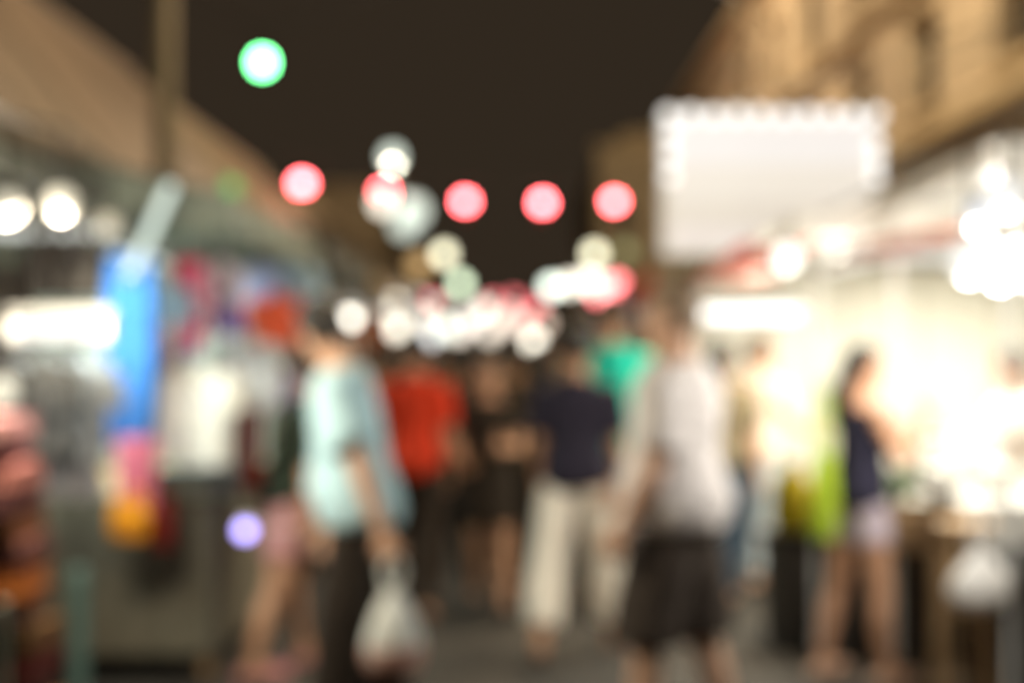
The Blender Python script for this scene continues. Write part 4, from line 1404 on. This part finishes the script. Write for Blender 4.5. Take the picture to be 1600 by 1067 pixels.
tb = empty('food_table', 'table covered with a white cloth at the right edge', 'table', (2.46, 6.25, 0))
MB().box((0, 0, .90), (1.14, .72, .035)).build('table_top', M_WOOD, tb, smooth=False)
for sx in (-1, 1):
    for sy in (-1, 1):
        MB().box((sx * .50, sy * .29, .443), (.045, .045, .88)).build('leg', M_WOOD, tb, smooth=False)
tcl = MB()
tcl.sheet(lambda s, t: ((s - .5) * 1.18, -.375 - .006 * math.sin(s * 60) * t, .923 - .17 * t - .01 * math.sin(s * 14)), 60, 4, .004)
tcl.sheet(lambda s, t: ((s - .5) * 1.18, (t - .5) * .75, .923), 4, 4, .004)
tco = tag(tcl.build('tablecloth', M_WHITEPAN), 'white tablecloth hanging over the front of the right table', 'tablecloth')
tco.location = tb.location
dk = MB().sheet(lambda s, t: ((s - .5) * 1.1, -.31 + .012 * math.sin(s * 70), .86 * t + .01), 80, 3, .004).build('dark_skirt', cloth('dark_brown_skirt', (46, 38, 32)), tb)

# things on the table
for k, (u, v, d, s, lab, col) in enumerate(((1478, 735, 6.15, .075, 'round white steaming bowl on the table, left one', (.8, .79, .74)), (1556, 738, 6.2, .08, 'round white bowl on the table, right one', (.8, .8, .77)))):
    b_ = empty('bowl', lab, 'bowl', at(u, v, d), 0, 'white bowls on the right table')
    b_.location.z = .927
    MB().lathe([(s * .5, 0), (s * .55, .012), (s * .95, .05), (s * 1.25, .11), (s * 1.2, .11), (s * .9, .052), (s * .3, .02)], n=24).build('bowl_shell', mat('bowl_glaze', (.8, .79, .74), rough=.25, var=.04), b_)
    MB().sphere((0, 0, .09), s * 1.08, 16, 10, sz=.5).build('rice', mat('rice', (.74, .72, .64), rough=.8, var=.12, scale=60, bump=.8), b_)
gp_ = [(1498, 640, 6.6), (1545, 650, 6.75), (1455, 655, 6.7)]
for k, (u, v, d) in enumerate(gp_):
    j = empty('glass_jar', 'glass jar of pale food on the right table, ' + ('tall middle one', 'right one by the keeper', 'left one by the greens')[k], 'jar', at(u, v, d), 0, 'glass jars on the right table')
    j.location.z = .927
    h = .26 - .03 * k
    MB().lathe([(.06, 0), (.068, .02), (.068, h - .04), (.05, h)], n=20).build('jar_body', mat('pale_jar', (.70, .70, .62), rough=.15, var=.1), j)
    MB().lathe([(.054, h + .001), (.056, h + .03), (.02, h + .038)], n=20).build('lid', M_METAL, j)


# leafy greens in a crate and the olive sack beside it
def leafy(label, p, rx, ry, rz_, n, name='leafy_greens', crate=True):
    r = empty(name, label, 'vegetables', p)
    lv = MB()
    for i in range(n):
        a = random.uniform(0, 2 * PI)
        b = math.sqrt(random.random())
        c = Vector((rx * b * math.cos(a), ry * b * math.sin(a), rz_ * random.random()))
        L, wd = random.uniform(.07, .12), random.uniform(.025, .04)
        M3 = Euler((random.uniform(-.9, .9), random.uniform(-.9, .9), random.uniform(0, 6.3))).to_matrix()
        pts = [Vector((0, -L / 2, 0)), Vector((-wd, 0, .012)), Vector((0, 0, -.004)), Vector((wd, 0, .012)), Vector((0, L / 2, .02))]
        lv.add([c + M3 @ q for q in pts], [(0, 1, 2), (0, 2, 3), (1, 4, 2), (2, 4, 3)])
    lo = lv.build('leaves', M_LEAF, r, smooth=False)
    lo['kind'] = 'stuff'
    if crate:
        for zz in (-.20, -.13, -.06):
            for s in (-1, 1):
                MB().box((0, s * ry, zz), (rx * 2.0, .012, .05)).build('slat', M_WOOD, r, smooth=False)
                MB().box((s * rx, 0, zz), (.012, ry * 1.96, .05)).build('slat', M_WOOD, r, smooth=False)
        MB().box((0, 0, -.236), (rx * 2, ry * 2, .012)).build('crate_floor', M_WOOD, r, smooth=False)
    return r


g1 = at(1448, 775, 6.9)
leafy('heap of fresh green leaves in a slatted crate behind the woman in navy top', g1, .17, .13, .10, 170)
cs = empty('crate_stand', 'dark stand under the crate of green leaves', 'stand', (g1.x, g1.y, 0))
hh = g1.z - .243
MB().box((0, 0, hh - .015), (.36, .3, .03)).build('stand_top', M_FRAME, cs, smooth=False)
for sx in (-1, 1):
    for sy in (-1, 1):
        MB().box((sx * .15, sy * .12, (hh - .03) / 2 + .002), (.03, .03, hh - .034)).build('leg', M_FRAME, cs, smooth=False)


def sack(label, p, rx, ry, h, m, name='sack'):
    r = empty(name, label, 'sack', p)
    rings = []
    for i in range(13):
        q = i / 12
        k = [.78, .95, 1.03, 1.05, 1.03, 1.0, .97, .93, .86, .74, .52, .40, .48][i]
        rings.append([Vector((rx * k * math.cos(a) * (1 + .05 * math.sin(3 * a + i * .6)), ry * k * math.sin(a) * (1 + .05 * math.sin(4 * a + i)), h * q)) for a in [2 * PI * j / 22 for j in range(22)]])
    MB().loft(rings).build('sack_body', m, r)
    MB().lathe([(rx * .42, h * .88), (rx * .44, h * .90), (rx * .42, h * .92)], n=16).build('tie', M_WOOD, r)
    return r


ol = at(1238, 800, 7.6)
bn = empty('dark_bin', 'dark bin standing under the olive yellow sack beside the woman', 'bin', (ol.x, ol.y, 0))
MB().lathe([(.13, .004), (.15, .05), (.165, .56), (.175, .57), (.175, .60), (.16, .60), (.15, .57)], n=24).build('bin_body', mat('dark_bin', (.055, .048, .04), rough=.5, var=.2), bn)
MB().lathe([(.178, .57), (.182, .585), (.178, .60)], n=24).build('rim', M_BLACKP, bn)
sack('olive yellow sack standing on the dark bin beside the woman in navy top', (ol.x, ol.y, .603), .115, .11, .36, cloth('olive_yellow', (150, 132, 24)))

# white bag hanging from a wooden stool-like stand under the table
sb = at(1496, 980, 5.82)
stl = empty('wooden_stool', 'tall wooden stool in front of the dark table skirt on the right', 'stool', (sb.x, 5.72, 0))
MB().lathe([(.10, .84), (.125, .845), (.125, .87), (.10, .875)], n=22).build('seat', M_WOOD, stl)
for k in range(4):
    a = PI / 4 + PI / 2 * k
    MB().tube([(.125 * math.cos(a), .125 * math.sin(a), .004), (.075 * math.cos(a), .075 * math.sin(a), .845)], .016, 8).build('leg', M_WOOD, stl)
for zz in (.22, .5):
    q = .125 - .06 * zz
    pts = [(q * math.cos(PI / 4 + PI / 2 * k), q * math.sin(PI / 4 + PI / 2 * k), zz) for k in range(5)]
    MB().tube(pts, .009, 6).build('stretcher', M_WOOD, stl)
wb = plastic_bag('round white plastic bag hanging in front of the wooden stool', (sb.x - .01, 5.50, .90), .24, .24, mat('white_film', (.86, .84, .80), rough=.35, var=.06, bump=.3, bscale=30), .2)

# ---- lit sign
SD = 9.0
sg = empty('light_box_sign', 'big white lit sign board edged with bulbs hanging over the right stalls', 'sign', at(1202, 289, SD))
SW, SH = 1.31, 0.84
fr = MB()
for s in (-1, 1):
    fr.box((s * (SW / 2 + .015), 0, 0), (.03, .18, SH + .06))
    fr.box((0, 0, s * (SH / 2 + .015)), (SW - .002, .18, .03))
fr.box((0, .08, 0), (SW, .02, SH))
fr.build('frame', M_WHITEP, sg, smooth=False)
hS = SH / 2
bands = [(hS, hS - .30, (1.0, 0.94, 0.89), .90, 'top_band'), (hS - .30, hS - .52, (1.0, 0.91, 0.79), .84, 'middle_band'), (hS - .52, hS - .70, (1.0, .89, .75), .76, 'lower_band'), (hS - .70, -hS, (1.0, .88, .80), .78, 'bottom_band')]
for z1, z0, col, st_, nm in bands:
    MB().box((0, -.075, (z0 + z1) / 2), (SW - .004, .02, z1 - z0 - .003)).build('sign_panel', glow('sign_' + nm, col, st_ * 1.0, .12), sg, smooth=False)
MB().box((SW / 2 - .085, -.092, hS - .61), (.10, .008, .09)).build('orange_emblem', glow('sign_orange', (1.0, .60, .2), .5, .12), sg, smooth=False)
bulb_m = glow('sign_bulb', (1, .97, .92), 2.0)
spots = [(-SW / 2 + k * SW / 9, hS + .004 + .004 * math.sin(k * 2.2)) for k in range(10)]
spots += [(-SW / 2 + .01, hS - .12 - .13 * k) for k in range(3)]
spots += [(SW / 2 - .01, hS - .18 - .10 * k) for k in range(3)]
for x, z_ in spots:
    b_ = MB().sphere((x, -.125, z_), .034, 12, 8).build('bulb', bulb_m, sg)
    MB().tube([(x, -.086, z_), (x, -.105, z_)], .014, 8).build('bulb_socket', M_BLACKP, b_)
for s in (-1, 1):
    MB().tube([(s * SW * .3, 0.05, SH / 2 + .02), (XR - .15 - sg.location.x, 0.15, SH / 2 + .9), ], .012, 8).build('stay', M_METAL, sg)
MB().tube([(SW / 2 + .03, .05, SH * .2), (XR - .15 - sg.location.x, .05, SH * .2)], .025, 10).build('bracket_arm', M_METAL, sg)
MB().tube([(SW / 2 + .03, .05, -SH * .3), (XR - .15 - sg.location.x, .05, -SH * .3)], .025, 10).build('bracket_arm', M_METAL, sg)
lamp_light('sign_light', 'AREA', (0, -.17, 0.1), 14, (1, .94, .85), sg, 1.2, .7, rot=(R(-90), 0, 0))

# red orange awning strips under the sign
for lab, u0, v0, d0, u1, v1, d1, drop in (('red orange awning strip under the lit sign', 1088, 432, 8.7, 1205, 424, 8.2, .20), ('thin bright red awning edge right of the lit sign', 1282, 410, 7.25, 1440, 382, 6.7, .11)):
    p0, p1 = at(u0, v0, d0), at(u1, v1, d1)
    aw = empty('red_awning', lab, 'awning', (p0 + p1) / 2)
    a, b = p0 - (p0 + p1) / 2, p1 - (p0 + p1) / 2

    def fa(s, t, a=a, b=b, drop=drop):
        q = a.lerp(b, s)
        return (q.x + .3 * (1 - t), q.y + .1 * (1 - t), q.z + drop * (1 - t) - drop * .2 * t * abs(math.sin(s * 20)))
    MB().sheet(fa, 40, 6, .005).build('awning_cloth', canvas_r, aw)
    MB().tube([a, b], .012, 8).build('front_bar', M_METAL, aw)
    for q in (a, b):
        MB().tube([q, q + Vector((.5, .15, drop * .6))], .01, 8).build('awning_arm', M_METAL, aw)

# ---------------------------------------------------------------- far stalls down both sides
cols = [canvas_t, canvas_w, canvas_b, canvas_r, canvas_t, canvas_w]
lword = ['tan', 'white', 'blue', 'red', 'tan', 'white']
for k in range(5):
    y = 13.2 + 3.9 * k
    stall(f'far left stall with {lword[k]} canopy, {("first", "second", "third", "fourth", "fifth")[k]} beyond the dark one', -3.0, -1.45, y, y + 3.3, 2.35, cols[k], .75, cloth('ls_%d' % k, ((110, 84, 60), (150, 140, 120), (60, 66, 84), (120, 50, 40), (90, 76, 60))[k]), lab_group='far stalls')
    y2 = 11.2 + 4.0 * k
    stall(f'far right stall with {lword[4 - k]} canopy, {("first", "second", "third", "fourth", "fifth")[k]} beyond the bright stall', 1.5, 3.1, y2, y2 + 3.3, 2.35, cols[4 - k], .75, cloth('rs_%d' % k, ((140, 96, 60), (120, 60, 44), (150, 140, 120), (70, 64, 60), (90, 76, 60))[k]), front=-1, lab_group='far stalls')
    for s, yy, sd in ((-1, y, 'left'), (1, y2, 'right')):
        tube_lamp('fluorescent_lamp', f'fluorescent lamp in the {("first", "second", "third", "fourth", "fifth")[k]} far {sd} stall', (s * 2.1, yy + 1.5, 2.18), 0.9, R(90), glow('far_tube', (1, .96, .86), 1.6), 45 if s > 0 else 30, (1, .9, .74), .02, drop=.14, group='lamps in the far stalls')
        for j in range(3):
            garment(f'{("tan", "orange", "white", "brown", "blue")[(k + j) % 5]} garment hanging in the {("first", "second", "third", "fourth", "fifth")[k]} far {sd} stall, {("near", "middle", "far")[j]} one', (s * 1.72, yy + .5 + 1.1 * j, 2.05), .42, .6,
                    cloth('fg_%d' % ((k + j) % 5), ((170, 130, 90), (200, 110, 60), (210, 204, 190), (110, 76, 50), (90, 120, 160))[(k + j) % 5]), 'shirt', R(70 + 12 * j), k + j, 'garments in the far stalls')
